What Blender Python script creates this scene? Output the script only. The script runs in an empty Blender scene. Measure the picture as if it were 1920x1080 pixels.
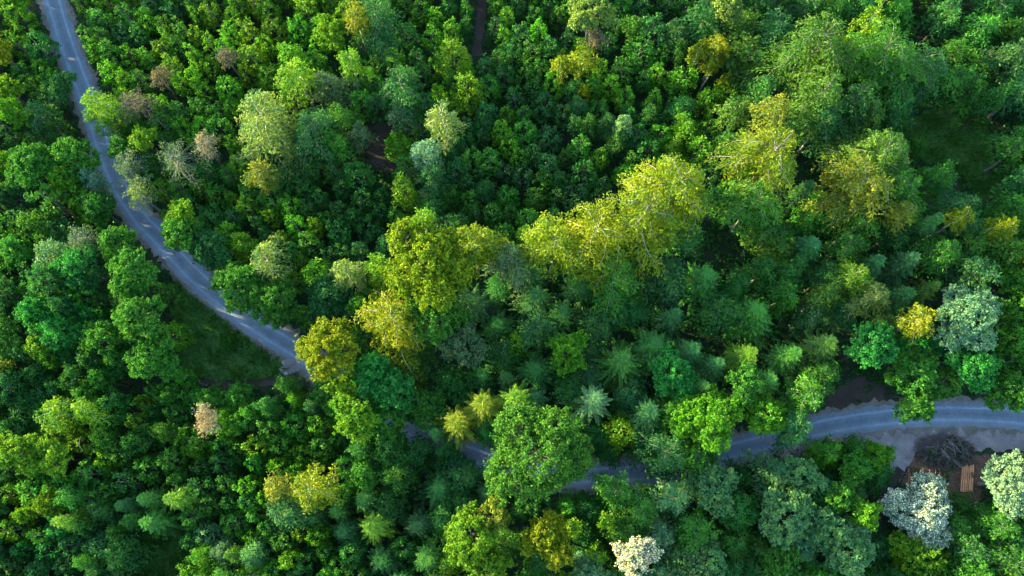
import bpy, math, random
import numpy as np
from mathutils import Vector

R_ = math.radians
rng = np.random.default_rng(11)
random.seed(5)
scene = bpy.context.scene
COL = scene.collection

# ------------------------------------------------------------------ camera
CAM_H, TILT, FOC = 150.0, R_(13.0), 1770.0
cam_d = bpy.data.cameras.new("camera")
cam_d.sensor_width = 36.0
cam_d.lens = FOC / 1920 * 36.0
cam_d.clip_end = 6000
cam = bpy.data.objects.new("camera", cam_d)
cam.location = (0, 0, CAM_H)
cam.rotation_euler = (TILT, 0, 0)
COL.objects.link(cam)
scene.camera = cam
cT, sT = math.cos(TILT), math.sin(TILT)


def at(px, py, z=0.0):
    u, v = (px - 960) / FOC, (540 - py) / FOC
    d = (u, v * cT + sT, v * sT - cT)
    t = (z - CAM_H) / d[2]
    return np.array((d[0] * t, d[1] * t, z))


def depth(p):
    return (CAM_H - p[2]) * cT + p[1] * sT


def to_px(p):
    d = depth(p)
    v = (p[1] * cT - (CAM_H - p[2]) * sT) / d
    return 960 + p[0] / d * FOC, 540 - v * FOC


# ------------------------------------------------------------------ light
SUN_EL, SUN_AZ = R_(11.8), R_(-70.0)      # azimuth clockwise from +Y: from the upper left of the view
sun_v = Vector((math.sin(SUN_AZ) * math.cos(SUN_EL), math.cos(SUN_AZ) * math.cos(SUN_EL), math.sin(SUN_EL)))
sun_d = bpy.data.lights.new("sun", 'SUN')
sun_d.energy = 3.6
sun_d.angle = R_(0.5)
sun_d.color = (1.0, 0.85, 0.46)
sun = bpy.data.objects.new("sun", sun_d)
sun.rotation_euler = sun_v.to_track_quat('Z', 'Y').to_euler()
sun.location = (-150, 90, 120)
COL.objects.link(sun)

world = bpy.data.worlds.new("World")
scene.world = world
world.use_nodes = True
wn = world.node_tree
wn.nodes.clear()
sky = wn.nodes.new('ShaderNodeTexSky')
sky.sky_type = 'NISHITA'
sky.sun_disc = False
sky.sun_elevation = SUN_EL
sky.sun_rotation = SUN_AZ
sky.ozone_density = 1.6
sky.dust_density = 0.5
bg = wn.nodes.new('ShaderNodeBackground')
bg.inputs['Strength'].default_value = 0.15
wo = wn.nodes.new('ShaderNodeOutputWorld')
wn.links.new(sky.outputs[0], bg.inputs[0])
wn.links.new(bg.outputs[0], wo.inputs[0])
scene.view_settings.view_transform = 'Standard'
scene.view_settings.look = 'None'
scene.view_settings.exposure = 3.42
scene.view_settings.gamma = 1.0
cy = scene.cycles
cy.max_bounces = 5
cy.diffuse_bounces = 3
cy.glossy_bounces = 2
cy.transmission_bounces = 3
cy.transparent_max_bounces = 4
cy.use_denoising = True
cy.caustics_reflective = False
cy.caustics_refractive = False


# ------------------------------------------------------------------ materials
def new_mat(name):
    m = bpy.data.materials.new(name)
    m.use_nodes = True
    m.node_tree.nodes.clear()
    return m, m.node_tree


def N(nt, t, **kw):
    n = nt.nodes.new(t)
    for k, v in kw.items():
        setattr(n, k, v)
    return n


def leaf_mat(name, transl=0.35, var=0.55, warm=(1.3, 1.08, 0.6), gloss=0.01, cool=(0.55, 0.92, 1.25)):
    m, nt = new_mat(name)
    L = nt.links.new
    oi = N(nt, 'ShaderNodeObjectInfo')
    at_ = N(nt, 'ShaderNodeAttribute', attribute_name='tint')
    # brightness by leaf
    mul = N(nt, 'ShaderNodeMath', operation='MULTIPLY_ADD')
    mul.inputs[1].default_value = var
    mul.inputs[2].default_value = 1.0 - var * 0.5
    L(at_.outputs['Fac'], mul.inputs[0])
    v1 = N(nt, 'ShaderNodeVectorMath', operation='SCALE')
    L(oi.outputs['Color'], v1.inputs[0])
    L(mul.outputs[0], v1.inputs['Scale'])
    v2 = N(nt, 'ShaderNodeVectorMath', operation='MULTIPLY')
    v2.inputs[1].default_value = warm
    L(v1.outputs[0], v2.inputs[0])
    v0 = N(nt, 'ShaderNodeVectorMath', operation='MULTIPLY')
    v0.inputs[1].default_value = cool
    L(v1.outputs[0], v0.inputs[0])
    f0 = N(nt, 'ShaderNodeMapRange')
    f0.inputs['From Min'].default_value = 0.12
    f0.inputs['From Max'].default_value = 0.50
    L(at_.outputs['Fac'], f0.inputs['Value'])
    m0 = N(nt, 'ShaderNodeMix', data_type='RGBA')
    L(f0.outputs[0], m0.inputs[0])
    L(v0.outputs[0], m0.inputs[6])
    L(v1.outputs[0], m0.inputs[7])
    fac = N(nt, 'ShaderNodeMapRange')
    fac.inputs['From Min'].default_value = 0.45
    fac.inputs['From Max'].default_value = 1.0
    fac.inputs['To Max'].default_value = 0.8
    L(at_.outputs['Fac'], fac.inputs['Value'])
    mx = N(nt, 'ShaderNodeMix', data_type='RGBA')
    L(fac.outputs[0], mx.inputs[0])
    L(m0.outputs[2], mx.inputs[6])
    L(v2.outputs[0], mx.inputs[7])
    df = N(nt, 'ShaderNodeBsdfDiffuse')
    L(mx.outputs[2], df.inputs['Color'])
    tr = N(nt, 'ShaderNodeBsdfTranslucent')
    v3 = N(nt, 'ShaderNodeVectorMath', operation='MULTIPLY')
    v3.inputs[1].default_value = (1.25, 1.15, 0.6)
    L(mx.outputs[2], v3.inputs[0])
    L(v3.outputs[0], tr.inputs['Color'])
    s1 = N(nt, 'ShaderNodeMixShader')
    s1.inputs[0].default_value = transl
    L(df.outputs[0], s1.inputs[1])
    L(tr.outputs[0], s1.inputs[2])
    gl = N(nt, 'ShaderNodeBsdfGlossy')
    gl.inputs['Roughness'].default_value = 0.55
    gl.inputs['Color'].default_value = (0.5, 0.5, 0.5, 1)
    s2 = N(nt, 'ShaderNodeMixShader')
    s2.inputs[0].default_value = gloss
    L(s1.outputs[0], s2.inputs[1])
    L(gl.outputs[0], s2.inputs[2])
    o = N(nt, 'ShaderNodeOutputMaterial')
    L(s2.outputs[0], o.inputs[0])
    return m


def ramp(nt, stops):
    r = N(nt, 'ShaderNodeValToRGB')
    e = r.color_ramp.elements
    while len(e) < len(stops):
        e.new(0.5)
    for k, (p, c) in enumerate(stops):
        e[k].position = p
        e[k].color = (*c, 1)
    return r


def noise(nt, scale, detail=6, rough=0.6, coord='Object', stretch=None):
    tc = N(nt, 'ShaderNodeTexCoord')
    n = N(nt, 'ShaderNodeTexNoise')
    n.inputs['Scale'].default_value = scale
    n.inputs['Detail'].default_value = detail
    n.inputs['Roughness'].default_value = rough
    if stretch:
        mp = N(nt, 'ShaderNodeMapping')
        mp.inputs['Scale'].default_value = stretch
        nt.links.new(tc.outputs[coord], mp.inputs[0])
        nt.links.new(mp.outputs[0], n.inputs['Vector'])
    else:
        nt.links.new(tc.outputs[coord], n.inputs['Vector'])
    return n


def finish(nt, color_out, rough=0.9, bump_src=None, bump=0.3, dist=0.1):
    p = N(nt, 'ShaderNodeBsdfPrincipled')
    p.inputs['Roughness'].default_value = rough
    p.inputs['Specular IOR Level'].default_value = 0.25
    nt.links.new(color_out, p.inputs['Base Color'])
    if bump_src is not None:
        b = N(nt, 'ShaderNodeBump')
        b.inputs['Strength'].default_value = bump
        b.inputs['Distance'].default_value = dist
        nt.links.new(bump_src, b.inputs['Height'])
        nt.links.new(b.outputs[0], p.inputs['Normal'])
    o = N(nt, 'ShaderNodeOutputMaterial')
    nt.links.new(p.outputs[0], o.inputs[0])


def earth_mat(name, stops, scale=0.6, fine=9.0, bump=0.6):
    m, nt = new_mat(name)
    a = noise(nt, scale)
    b = noise(nt, fine, 8, 0.7)
    mx = N(nt, 'ShaderNodeMath', operation='MULTIPLY_ADD')
    mx.inputs[1].default_value = 0.55
    nt.links.new(b.outputs[0], mx.inputs[0])
    sc = N(nt, 'ShaderNodeMath', operation='MULTIPLY')
    sc.inputs[1].default_value = 0.45
    nt.links.new(a.outputs[0], sc.inputs[0])
    nt.links.new(sc.outputs[0], mx.inputs[2])
    r = ramp(nt, stops)
    nt.links.new(mx.outputs[0], r.inputs[0])
    finish(nt, r.outputs[0], 0.95, b.outputs[0], bump, 0.15)
    return m


M_LEAF = leaf_mat("leaf")
M_NEEDLE = leaf_mat("needle", 0.2, 0.6, (1.5, 1.12, 0.6), 0.02)
M_BLOSSOM = leaf_mat("blossom", 0.3, 0.5, (1.05, 1.0, 0.85), 0.01, (0.85, 0.95, 0.9))
m, nt = new_mat("bark")
oi = N(nt, 'ShaderNodeObjectInfo')
nz = noise(nt, 3.0, 6, 0.7, stretch=(1, 1, 0.25))
mr = N(nt, 'ShaderNodeMapRange')
mr.inputs['To Min'].default_value = 0.5
mr.inputs['To Max'].default_value = 1.4
nt.links.new(nz.outputs[0], mr.inputs[0])
vs = N(nt, 'ShaderNodeVectorMath', operation='SCALE')
nt.links.new(oi.outputs['Color'], vs.inputs[0])
nt.links.new(mr.outputs[0], vs.inputs['Scale'])
finish(nt, vs.outputs[0], 0.9, nz.outputs[0], 0.5, 0.05)
M_BARK = m

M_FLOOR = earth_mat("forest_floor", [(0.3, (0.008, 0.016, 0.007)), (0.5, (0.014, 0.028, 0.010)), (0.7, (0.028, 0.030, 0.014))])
M_MEADOW = earth_mat("meadow_turf", [(0.3, (0.03, 0.09, 0.016)), (0.55, (0.045, 0.12, 0.02)), (0.75, (0.085, 0.11, 0.035))], 0.3)
M_GRAVEL = earth_mat("gravel", [(0.3, (0.09, 0.075, 0.07)), (0.5, (0.19, 0.165, 0.16)), (0.68, (0.33, 0.30, 0.29))], 0.5, 6.0, 0.9)
M_SHOULDER = earth_mat("shoulder_earth", [(0.3, (0.05, 0.045, 0.035)), (0.5, (0.13, 0.115, 0.10)), (0.7, (0.24, 0.21, 0.19))], 0.5, 5.0, 0.8)
M_DIRT = earth_mat("bare_soil", [(0.34, (0.03, 0.024, 0.016)), (0.5, (0.085, 0.05, 0.032)), (0.66, (0.23, 0.13, 0.08))], 0.45, 5.0, 0.9)
M_LITTER = earth_mat("leaf_litter", [(0.3, (0.018, 0.017, 0.011)), (0.5, (0.04, 0.031, 0.024)), (0.7, (0.09, 0.066, 0.052))], 0.45, 5.0, 0.9)

# road: worn tarmac with lighter wheel tracks along its UV
m, nt = new_mat("worn_tarmac")
L = nt.links.new
uv = N(nt, 'ShaderNodeUVMap')
sx = N(nt, 'ShaderNodeSeparateXYZ')
L(uv.outputs[0], sx.inputs[0])
wob = noise(nt, 0.12, 3)
wm = N(nt, 'ShaderNodeMath', operation='MULTIPLY_ADD')
wm.inputs[1].default_value = 0.10
L(wob.outputs[0], wm.inputs[0])
L(sx.outputs['X'], wm.inputs[2])
tracks = ramp(nt, [(0.05, (0.95, 0.85, 0.75)), (0.20, (0.85,) * 3), (0.30, (1.4,) * 3), (0.36, (0.9,) * 3), (0.55, (0.75,) * 3), (0.70, (0.9,) * 3),
                   (0.80, (1.3,) * 3), (0.90, (0.95,) * 3), (1.0, (1.0, 0.9, 0.8))])
L(wm.outputs[0], tracks.inputs[0])
n1 = noise(nt, 0.55, 10, 0.75)
n2 = noise(nt, 7.0, 6, 0.7)
base = ramp(nt, [(0.32, (0.085, 0.115, 0.15)), (0.5, (0.13, 0.17, 0.21)), (0.66, (0.20, 0.235, 0.27))])
ad = N(nt, 'ShaderNodeMath', operation='MULTIPLY_ADD')
ad.inputs[1].default_value = 0.5
hl = N(nt, 'ShaderNodeMath', operation='MULTIPLY')
hl.inputs[1].default_value = 0.5
L(n2.outputs[0], hl.inputs[0])
L(n1.outputs[0], ad.inputs[0])
L(hl.outputs[0], ad.inputs[2])
L(ad.outputs[0], base.inputs[0])
mm = N(nt, 'ShaderNodeVectorMath', operation='MULTIPLY')
L(base.outputs[0], mm.inputs[0])
L(tracks.outputs[0], mm.inputs[1])
finish(nt, mm.outputs[0], 0.85, n2.outputs[0], 0.35, 0.03)
M_ROAD = m


def simple_noise_mat(name, c0, c1, scale, stretch=None, rough=0.8):
    m, nt = new_mat(name)
    n = noise(nt, scale, 6, 0.65, stretch=stretch)
    r = ramp(nt, [(0.3, c0), (0.7, c1)])
    nt.links.new(n.outputs[0], r.inputs[0])
    finish(nt, r.outputs[0], rough, n.outputs[0], 0.4, 0.02)
    return m


M_LOG = simple_noise_mat("log_bark", (0.30, 0.12, 0.05), (0.66, 0.34, 0.16), 5.0, (1, 0.15, 1))
M_POLE = simple_noise_mat("pole_bark", (0.14, 0.065, 0.035), (0.38, 0.2, 0.12), 5.0, (1, 0.15, 1))
M_CUT = simple_noise_mat("cut_wood", (0.42, 0.28, 0.15), (0.6, 0.44, 0.26), 14.0)
M_STONE = simple_noise_mat("stone", (0.2, 0.19, 0.19), (0.42, 0.4, 0.4), 3.0)
M_TWIG = simple_noise_mat("dry_twig", (0.06, 0.05, 0.045), (0.16, 0.13, 0.11), 2.0)
M_GREYWOOD = simple_noise_mat("grey_wood", (0.09, 0.08, 0.07), (0.22, 0.2, 0.18), 3.0)


# ------------------------------------------------------------------ mesh collector
def unit(a):
    return a / np.maximum(np.linalg.norm(a, axis=-1, keepdims=True), 1e-9)


class MB:
    def __init__(self):
        self.v, self.f, self.t, self.n = [], [], [], 0

    def quads(self, v, f, t=None):
        v = np.asarray(v, float)
        f = np.asarray(f, np.int64)
        self.v.append(v)
        self.f.append(f + self.n)
        self.t.append(np.full(len(f), 0.5) if t is None else np.asarray(t, float))
        self.n += len(v)

    def leaves(self, P, A, Nn, Ln, W, t, fold=0.15):
        n = len(P)
        A = unit(A)
        S = unit(np.cross(A, Nn))
        Nn = np.cross(S, A)
        Ln = np.broadcast_to(np.asarray(Ln, float).reshape(-1, 1), (n, 1))
        W = np.broadcast_to(np.asarray(W, float).reshape(-1, 1), (n, 1))
        a, b = P - A * Ln / 2, P + A * Ln / 2
        c = P + S * W / 2 + Nn * W * fold + A * Ln * 0.08
        d = P - S * W / 2 + Nn * W * fold + A * Ln * 0.08
        v = np.stack([a, c, b, d], 1).reshape(-1, 3)
        self.quads(v, np.arange(4 * n).reshape(-1, 4), t)

    def tube(self, pts, rad, sides=5, cap=False):
        pts = np.asarray(pts, float)
        k = len(pts)
        T = unit(np.gradient(pts, axis=0))
        ref = np.array((0.31, 0.17, 0.94)) if abs(T[0][2]) < 0.8 else np.array((0.9, 0.3, 0.1))
        U = unit(np.cross(T, ref))
        V = np.cross(T, U)
        a = np.linspace(0, 2 * np.pi, sides, endpoint=False)
        r = np.asarray(rad, float).reshape(-1, 1, 1)
        v = pts[:, None] + r * (U[:, None] * np.cos(a)[None, :, None] + V[:, None] * np.sin(a)[None, :, None])
        f = []
        for i in range(k - 1):
            for j in range(sides):
                j2 = (j + 1) % sides
                f.append((i * sides + j, i * sides + j2, (i + 1) * sides + j2, (i + 1) * sides + j))
        self.quads(v.reshape(-1, 3), f)

    def mesh(self, name, mat, smooth=False):
        me = bpy.data.meshes.new(name)
        v = np.concatenate(self.v)
        f = np.concatenate(self.f)
        t = np.concatenate(self.t)
        nf = len(f)
        me.vertices.add(len(v))
        me.vertices.foreach_set('co', v.astype(np.float32).ravel())
        me.loops.add(nf * 4)
        me.loops.foreach_set('vertex_index', f.astype(np.int32).ravel())
        me.polygons.add(nf)
        me.polygons.foreach_set('loop_start', np.arange(0, nf * 4, 4, dtype=np.int32))
        at_ = me.attributes.new('tint', 'FLOAT', 'FACE')
        at_.data.foreach_set('value', t.astype(np.float32))
        if smooth:
            me.polygons.foreach_set('use_smooth', np.ones(nf, bool))
        me.update(calc_edges=True)
        me.materials.append(mat)
        return me


def link(name, me, parent=None, color=None):
    o = bpy.data.objects.new(name, me)
    COL.objects.link(o)
    if parent is not None:
        o.parent = parent
    if color is not None:
        o.color = (*color, 1)
    return o


def tag(o, label=None, cat=None, group=None, kind=None):
    if label: o['label'] = label
    if cat: o['category'] = cat
    if group: o['group'] = group
    if kind: o['kind'] = kind
    return o


def poly_sheet(name, world_pts, z, mat, parent=None):
    """a ground sheet with a softly frayed outline"""
    pts = [np.array(p[:2]) for p in world_pts]
    out = []
    for i, p in enumerate(pts):
        q = pts[(i + 1) % len(pts)]
        n = max(1, int(np.linalg.norm(q - p) / 0.3))
        for k in range(n):
            out.append(p + (q - p) * k / n)
    out = np.array(out)
    for _ in range(14):
        out = (np.roll(out, 1, 0) + 2 * out + np.roll(out, -1, 0)) / 4
    w = rng.normal(0, 1.0, out.shape)
    for _ in range(4):
        w = (np.roll(w, 1, 0) + w + np.roll(w, -1, 0)) / 3
    out = out + w * 0.75 + rng.normal(0, 0.05, out.shape)
    me = bpy.data.meshes.new(name)
    me.from_pydata([(x, y, z) for x, y in out], [], [list(range(len(out)))])
    me.materials.append(mat)
    me.update()
    return link(name, me, parent)


# ------------------------------------------------------------------ foliage generators (base of the tree at the origin)
def rand_unit(n):
    return unit(rng.normal(size=(n, 3)))


def clump_leaves(mb, C, D, cr, m, leaf, aspect=0.5, radial=0.7, droop=0.1, spread=0.85, tvar=0.5):
    """C clump centres, D outward directions, cr radius of each clump, m leaves in each"""
    k = len(C)
    if k == 0:
        return
    cr = np.broadcast_to(np.asarray(cr, float), (k,))
    Cm, Dm, crm = np.repeat(C, m, 0), np.repeat(D, m, 0), np.repeat(cr, m)[:, None]
    n = k * m
    d = unit(rng.normal(size=(n, 3)) * spread + Dm * 0.75 + np.array((0, 0, 0.25)))
    P = Cm + d * crm * rng.uniform(0.35, 1.05, (n, 1)) * np.array((1, 1, 0.85))
    A = d * radial + rng.normal(size=(n, 3)) * 0.55 + np.array((0, 0, -droop))
    Nn = d * 0.8 + np.array((0, 0, 0.55)) + rng.normal(size=(n, 3)) * 0.35
    ct = np.repeat(rng.normal(0, 1, k), m)
    t = np.clip(0.45 + tvar * (0.20 * ct + 0.28 * rng.normal(0, 1, n)), 0, 1)
    ll = leaf * rng.uniform(0.65, 1.35, n)
    mb.leaves(P, A, Nn, ll, ll * aspect * rng.uniform(0.8, 1.2, n), t)


def limb_curve(a, b, sag=0.0, k=5):
    s = np.linspace(0, 1, k)[:, None]
    p = a + (b - a) * s
    p[:, 2] += np.sin(s[:, 0] * np.pi) * sag
    p[1:-1] += rng.normal(0, 0.04 * np.linalg.norm(b - a), (k - 2, 3))
    return p


def trunk_line(tb, H, r0, lean=0.25):
    k = 7
    z = np.linspace(0, 1, k)
    p = np.stack([np.cumsum(rng.normal(0, lean * 0.3, k)), np.cumsum(rng.normal(0, lean * 0.3, k)), z * H], 1)
    p[:, :2] -= p[0, :2]
    r = r0 * (1 - 0.8 * z)
    r[0] *= 1.3
    tb.tube(p, r, 7)
    return p


def broadleaf(R, H, hc, cr=0.75, m=34, leaf=0.5, aspect=0.5, radial=0.7, lobes=None, dens=1.0, droop=0.1, limbs=0.25):
    cb, tb = MB(), MB()
    zb = H - hc
    tp = trunk_line(tb, zb + hc * 0.75, 0.05 + 0.018 * H)
    K = lobes or int(np.clip(3 + (R / 1.6) ** 1.15, 4, 15))
    cen, rad = [np.array((0, 0, zb + hc * 0.52))], [np.array((R * 0.58, R * 0.58, hc * 0.48))]
    a0 = rng.uniform(0, 7)
    for i in range(K):
        a = a0 + 2 * np.pi * i / K * (1 if i < K else 1) + rng.normal(0, 0.25)
        q = R * rng.uniform(0.38, 0.80)
        lr = R * rng.uniform(0.22, 0.46)
        cen.append(np.array((q * math.cos(a), q * math.sin(a), zb + hc * rng.uniform(0.32, 0.66))))
        rad.append(np.array((lr, lr, min(lr * 1.05, hc * 0.40))))
    Cs, Ds = [], []
    axis = np.array((0, 0, zb + hc * 0.25))
    dens *= 1.0 + 0.3 * min(1.0, max(0.0, R - 4.5) / 3)
    for i, (c, r) in enumerate(zip(cen, rad)):
        n = int(dens * 1.75 * np.pi * r[0] * (r[0] + r[2]) / (cr * cr * 1.5)) + 4
        d = rand_unit(n * 2)
        d = d[d[:, 2] > -0.35][:n]
        p = c + d * r * rng.uniform(0.78, 1.20, (len(d), 1))
        keep = np.ones(len(p), bool)
        for j, (c2, r2) in enumerate(zip(cen, rad)):
            if j != i:
                keep &= np.linalg.norm((p - c2) / r2, axis=1) > 0.82
        Cs.append(p[keep])
        Ds.append(unit(p[keep] - axis))
    C, D = np.concatenate(Cs), np.concatenate(Ds)
    clump_leaves(cb, C, D, cr * rng.uniform(0.6, 1.2, len(C)), m, leaf, aspect, radial, droop, tvar=0.8)
    # stray twigs past the outline
    s = rng.random(len(C)) < 0.45
    clump_leaves(cb, C[s] + D[s] * cr * rng.uniform(0.9, 1.5, (int(s.sum()), 1)), D[s], cr * 0.5, max(6, m // 4), leaf * 0.85, aspect, radial, droop)
    # limbs to the lobes and to some clumps
    for c in cen[1:]:
        st = tp[rng.integers(3, 6)]
        tb.tube(limb_curve(st, c, 0.3), np.linspace(0.022 * H * 0.35, 0.03, 5), 5)
    for c in C[rng.random(len(C)) < limbs * 0.4]:
        j = int(np.argmin([np.linalg.norm(c - q) for q in cen]))
        tb.tube(limb_curve(cen[j], c, 0.05, 4), np.linspace(0.07, 0.02, 4), 4)
    return cb, tb


def young(R, H, hc, cr=0.55, m=24, leaf=0.42, k=34, aspect=0.55, radial=0.8):
    cb, tb = MB(), MB()
    zb = H - hc
    tp = trunk_line(tb, H - 1.3, 0.04 + 0.010 * H, 0.15)
    t = (np.arange(k) + 0.5) / k
    t = 1 - np.sqrt(1 - t * 0.985)                      # more of them low, where the crown is wide
    prof = R * np.clip(1.0 - t, 0.02, 1) ** 0.62 * np.minimum(1, 0.62 + 2.2 * t)
    a = np.arange(k) * 2.39996 + rng.normal(0, 0.3, k)
    q = prof * rng.uniform(0.62, 1.1, k)
    C = np.stack([q * np.cos(a), q * np.sin(a), zb + hc * t + rng.normal(0, 0.2, k)], 1)
    C[:, :2] += np.interp(C[:, 2], tp[:, 2], tp[:, 0])[:, None] * np.array((1, 0)) + np.interp(C[:, 2], tp[:, 2], tp[:, 1])[:, None] * np.array((0, 1))
    D = unit(np.stack([np.cos(a), np.sin(a), 0.35 + 1.3 * t], 1))
    clump_leaves(cb, C, D, cr * rng.uniform(0.75, 1.25, k), m, leaf, aspect, radial, 0.1)
    for i in range(0, k, 3):
        j = int(np.clip(C[i, 2] / H * 6 - 1, 1, 5))
        tb.tube(limb_curve(tp[j], C[i], 0.0, 4), np.linspace(0.05, 0.015, 4), 4)
    return cb, tb


def conifer(R, H, hc, leaf=0.55, step=1.05, nb=9, droop=0.3, aspect=0.32):
    cb, tb = MB(), MB()
    zb = H - hc
    tp = trunk_line(tb, H * 0.9, 0.04 + 0.011 * H, 0.05)
    P, A, Nn, Tt, Ls = [], [], [], [], []
    z = zb
    off = 0.0
    while z < H - 0.15:
        t = (z - zb) / hc
        L_ = R * (1 - t) ** 0.9 + 0.12
        off += np.pi / nb + rng.normal(0, 0.08)
        for i in range(nb):
            a = off + 2 * np.pi * i / nb + rng.normal(0, 0.12)
            l = L_ * rng.uniform(0.58, 1.18)
            ns = max(4, int(l / 0.17))
            s = np.linspace(0.12, 1.0, ns)
            dr = droop * (1.1 - t)
            bx = np.stack([np.cos(a) * l * s, np.sin(a) * l * s, z - dr * l * s ** 1.6 + 0.12 * l * s * t], 1)
            bt = unit(np.gradient(bx, axis=0))
            side = np.array((-np.sin(a), np.cos(a), 0))
            tv = rng.normal(0, 0.13)
            for sg in (-1, 1):
                w = leaf * (0.45 + 0.55 * np.sin(np.pi * np.clip(s * 0.85 + 0.1, 0, 1)))
                ax = bt * 0.75 + side * sg * 0.8 + rng.normal(0, 0.16, bx.shape) + np.array((0, 0, -0.18))
                P.append(bx + unit(ax) * (w * 0.45)[:, None])
                A.append(ax)
                Nn.append(np.tile((0, 0, 1.0), (ns, 1)) + rng.normal(0, 0.3, bx.shape))
                Ls.append(w)
                Tt.append(0.30 + 0.28 * s + tv + rng.normal(0, 0.1, ns))
            P.append(bx[-1:] + bt[-1:] * leaf * 0.3)
            A.append(bt[-1:])
            Nn.append(np.array([(0, 0, 1.0)]))
            Ls.append(np.array([leaf]))
            Tt.append(np.array([0.6 + tv]))
            if i % 2 == 0:
                tb.tube(np.vstack([[0, 0, z], bx[[ns // 2, -1]]]) - np.array((0, 0, 0.1)), (0.03, 0.02, 0.008), 4)
        z += step * rng.uniform(0.8, 1.2) * (1.0 - 0.35 * t)
    Ls = np.concatenate(Ls)
    cb.leaves(np.concatenate(P), np.concatenate(A), np.concatenate(Nn), Ls, Ls * aspect, np.clip(np.concatenate(Tt), 0, 1))
    return cb, tb


def feathery(R, H, hc, nb=26, leaf=0.5, leafy=1.0, aspect=0.40, droop=0.35, twig=0.02, limb=1.0, show=0.0, fill=1.0):
    """long arching limbs with hanging sprays; show: how far the pale limbs lie bare on top"""
    cb, tb = MB(), MB()
    zb = H - hc
    tp = trunk_line(tb, zb + hc * 0.80, 0.05 + 0.014 * H, 0.3)
    P, A, Nn, Tt = [], [], [], []
    lift = 0.22 * (1 - show)
    f1, f2 = rng.uniform(0, 6.28, 2)
    for i in range(nb):
        t = (i + 0.5) / nb
        a = i * 2.39996 + rng.normal(0, 0.3)
        z0 = zb + hc * (0.05 + 0.82 * t)
        l = R * (1.05 - 0.60 * t ** 1.6) * rng.uniform(0.62, 1.22) * (1 + 0.20 * math.sin(2 * a + f1) + 0.16 * math.sin(3 * a + f2))
        k = max(6, int(l / 0.45))
        s = np.linspace(0, 1, k)
        rise = hc * (0.12 + 0.12 * t)
        org = np.array((np.interp(z0, tp[:, 2], tp[:, 0]), np.interp(z0, tp[:, 2], tp[:, 1]), z0))
        bend = rng.normal(0, 0.35) * s * s
        B = org + np.stack([np.cos(a + bend) * l * s, np.sin(a + bend) * l * s, rise * np.sin(s * 2.2) - droop * l * s ** 2.4], 1)
        B[1:] += np.cumsum(rng.normal(0, 0.03, (k - 1, 3)), 0)
        tb.tube(B, np.linspace((0.025 + 0.010 * l) * limb, 0.012, k), 5)
        T = unit(np.gradient(B, axis=0))
        tv = rng.normal(0, 0.19)
        for j in range(1, k):
            for sg in (-1, 1):
                side = unit(np.cross(T[j], (0, 0, 1.0))) * sg
                sl = (l * (0.40 * (1.05 - s[j]) + 0.10) + 0.25) * rng.uniform(0.6, 1.15)
                ns = max(4, int(sl / 0.085 * leafy))
                u = np.sort(rng.uniform(0.05, 1, ns))[:, None]
                dirn = unit(T[j] * 0.8 + side * rng.uniform(0.6, 1.2) + np.array((0, 0, 0.05)))
                tw = B[j] + dirn * sl * u + np.array((0, 0, -0.30 * sl)) * u ** 1.8
                if show and sl > 0.9 and rng.random() < 0.4 * show:
                    tb.tube(np.vstack([B[j], tw[[ns // 2, -1]]]), (twig, twig * 0.7, 0.01), 4)
                P.append(tw + rng.normal(0, 0.14, tw.shape) + np.array((0, 0, lift * rng.random())))
                A.append(np.tile(dirn, (ns, 1)) + rng.normal(0, 0.42, tw.shape) + np.array((0, 0, -0.2)))
                Nn.append(np.tile((0, 0, 1.0), (ns, 1)) + rng.normal(0, 0.45, tw.shape) + dirn * 0.5)
                Tt.append(np.clip(0.42 + tv + rng.normal(0, 0.08) + rng.normal(0, 0.16, ns), 0, 1))
    P, A, Nn, Tt = map(np.concatenate, (P, A, Nn, Tt))
    ll = leaf * rng.uniform(0.6, 1.3, len(P))
    cb.leaves(P, A, Nn, ll, ll * aspect, Tt)
    if fill > 0:
        # inner sprays low in the crown
        n = int(fill * R * R * 3)
        a, q = rng.uniform(0, 6.28, n), np.sqrt(rng.uniform(0, 1, n)) * 0.82
        C = np.stack([np.cos(a) * q * R, np.sin(a) * q * R, zb + hc * (0.42 * (1 - q * q) + 0.05) * rng.uniform(0.5, 1.2, n)], 1)
        D = unit(np.stack([np.cos(a) * q, np.sin(a) * q, np.full(n, 0.6)], 1))
        clump_leaves(cb, C, D, 0.62, 20, leaf, aspect, 0.9, 0.2)
    return cb, tb


# leaf colours as albedo; golds and yellows hold some low sunlight, blue-greens some shade
PAL = {
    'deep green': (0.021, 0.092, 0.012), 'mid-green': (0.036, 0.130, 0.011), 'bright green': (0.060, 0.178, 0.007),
    'yellow-green': (0.082, 0.175, 0.006), 'golden': (0.118, 0.152, 0.003), 'lime-gold': (0.098, 0.144, 0.003), 'leaf-green': (0.038, 0.116, 0.009), 'ochre': (0.115, 0.140, 0.010),
    'blue-green': (0.026, 0.098, 0.019), 'pale green': (0.078, 0.175, 0.050), 'pale yellow': (0.115, 0.175, 0.028),
    'emerald': (0.024, 0.155, 0.022), 'olive': (0.050, 0.118, 0.011), 'brown': (0.088, 0.083, 0.038), 'tan': (0.20, 0.165, 0.08),
    'grey-green': (0.065, 0.118, 0.040), 'pale blue-green': (0.085, 0.180, 0.080), 'white': (0.47, 0.52, 0.41), 'cream': (0.58, 0.50, 0.33),
    'whitish green': (0.17, 0.29, 0.145),
}
BARKS = {'dark': (0.05, 0.042, 0.035), 'grey': (0.16, 0.145, 0.125), 'pale': (0.42, 0.36, 0.26), 'brown': (0.17, 0.11, 0.075)}


def jit(c, s=0.13):
    g = rng.normal(0, s)
    return tuple(float(np.clip(x * math.exp(g + rng.normal(0, s * 0.6)), 0, 0.9)) for x in c)


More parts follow.
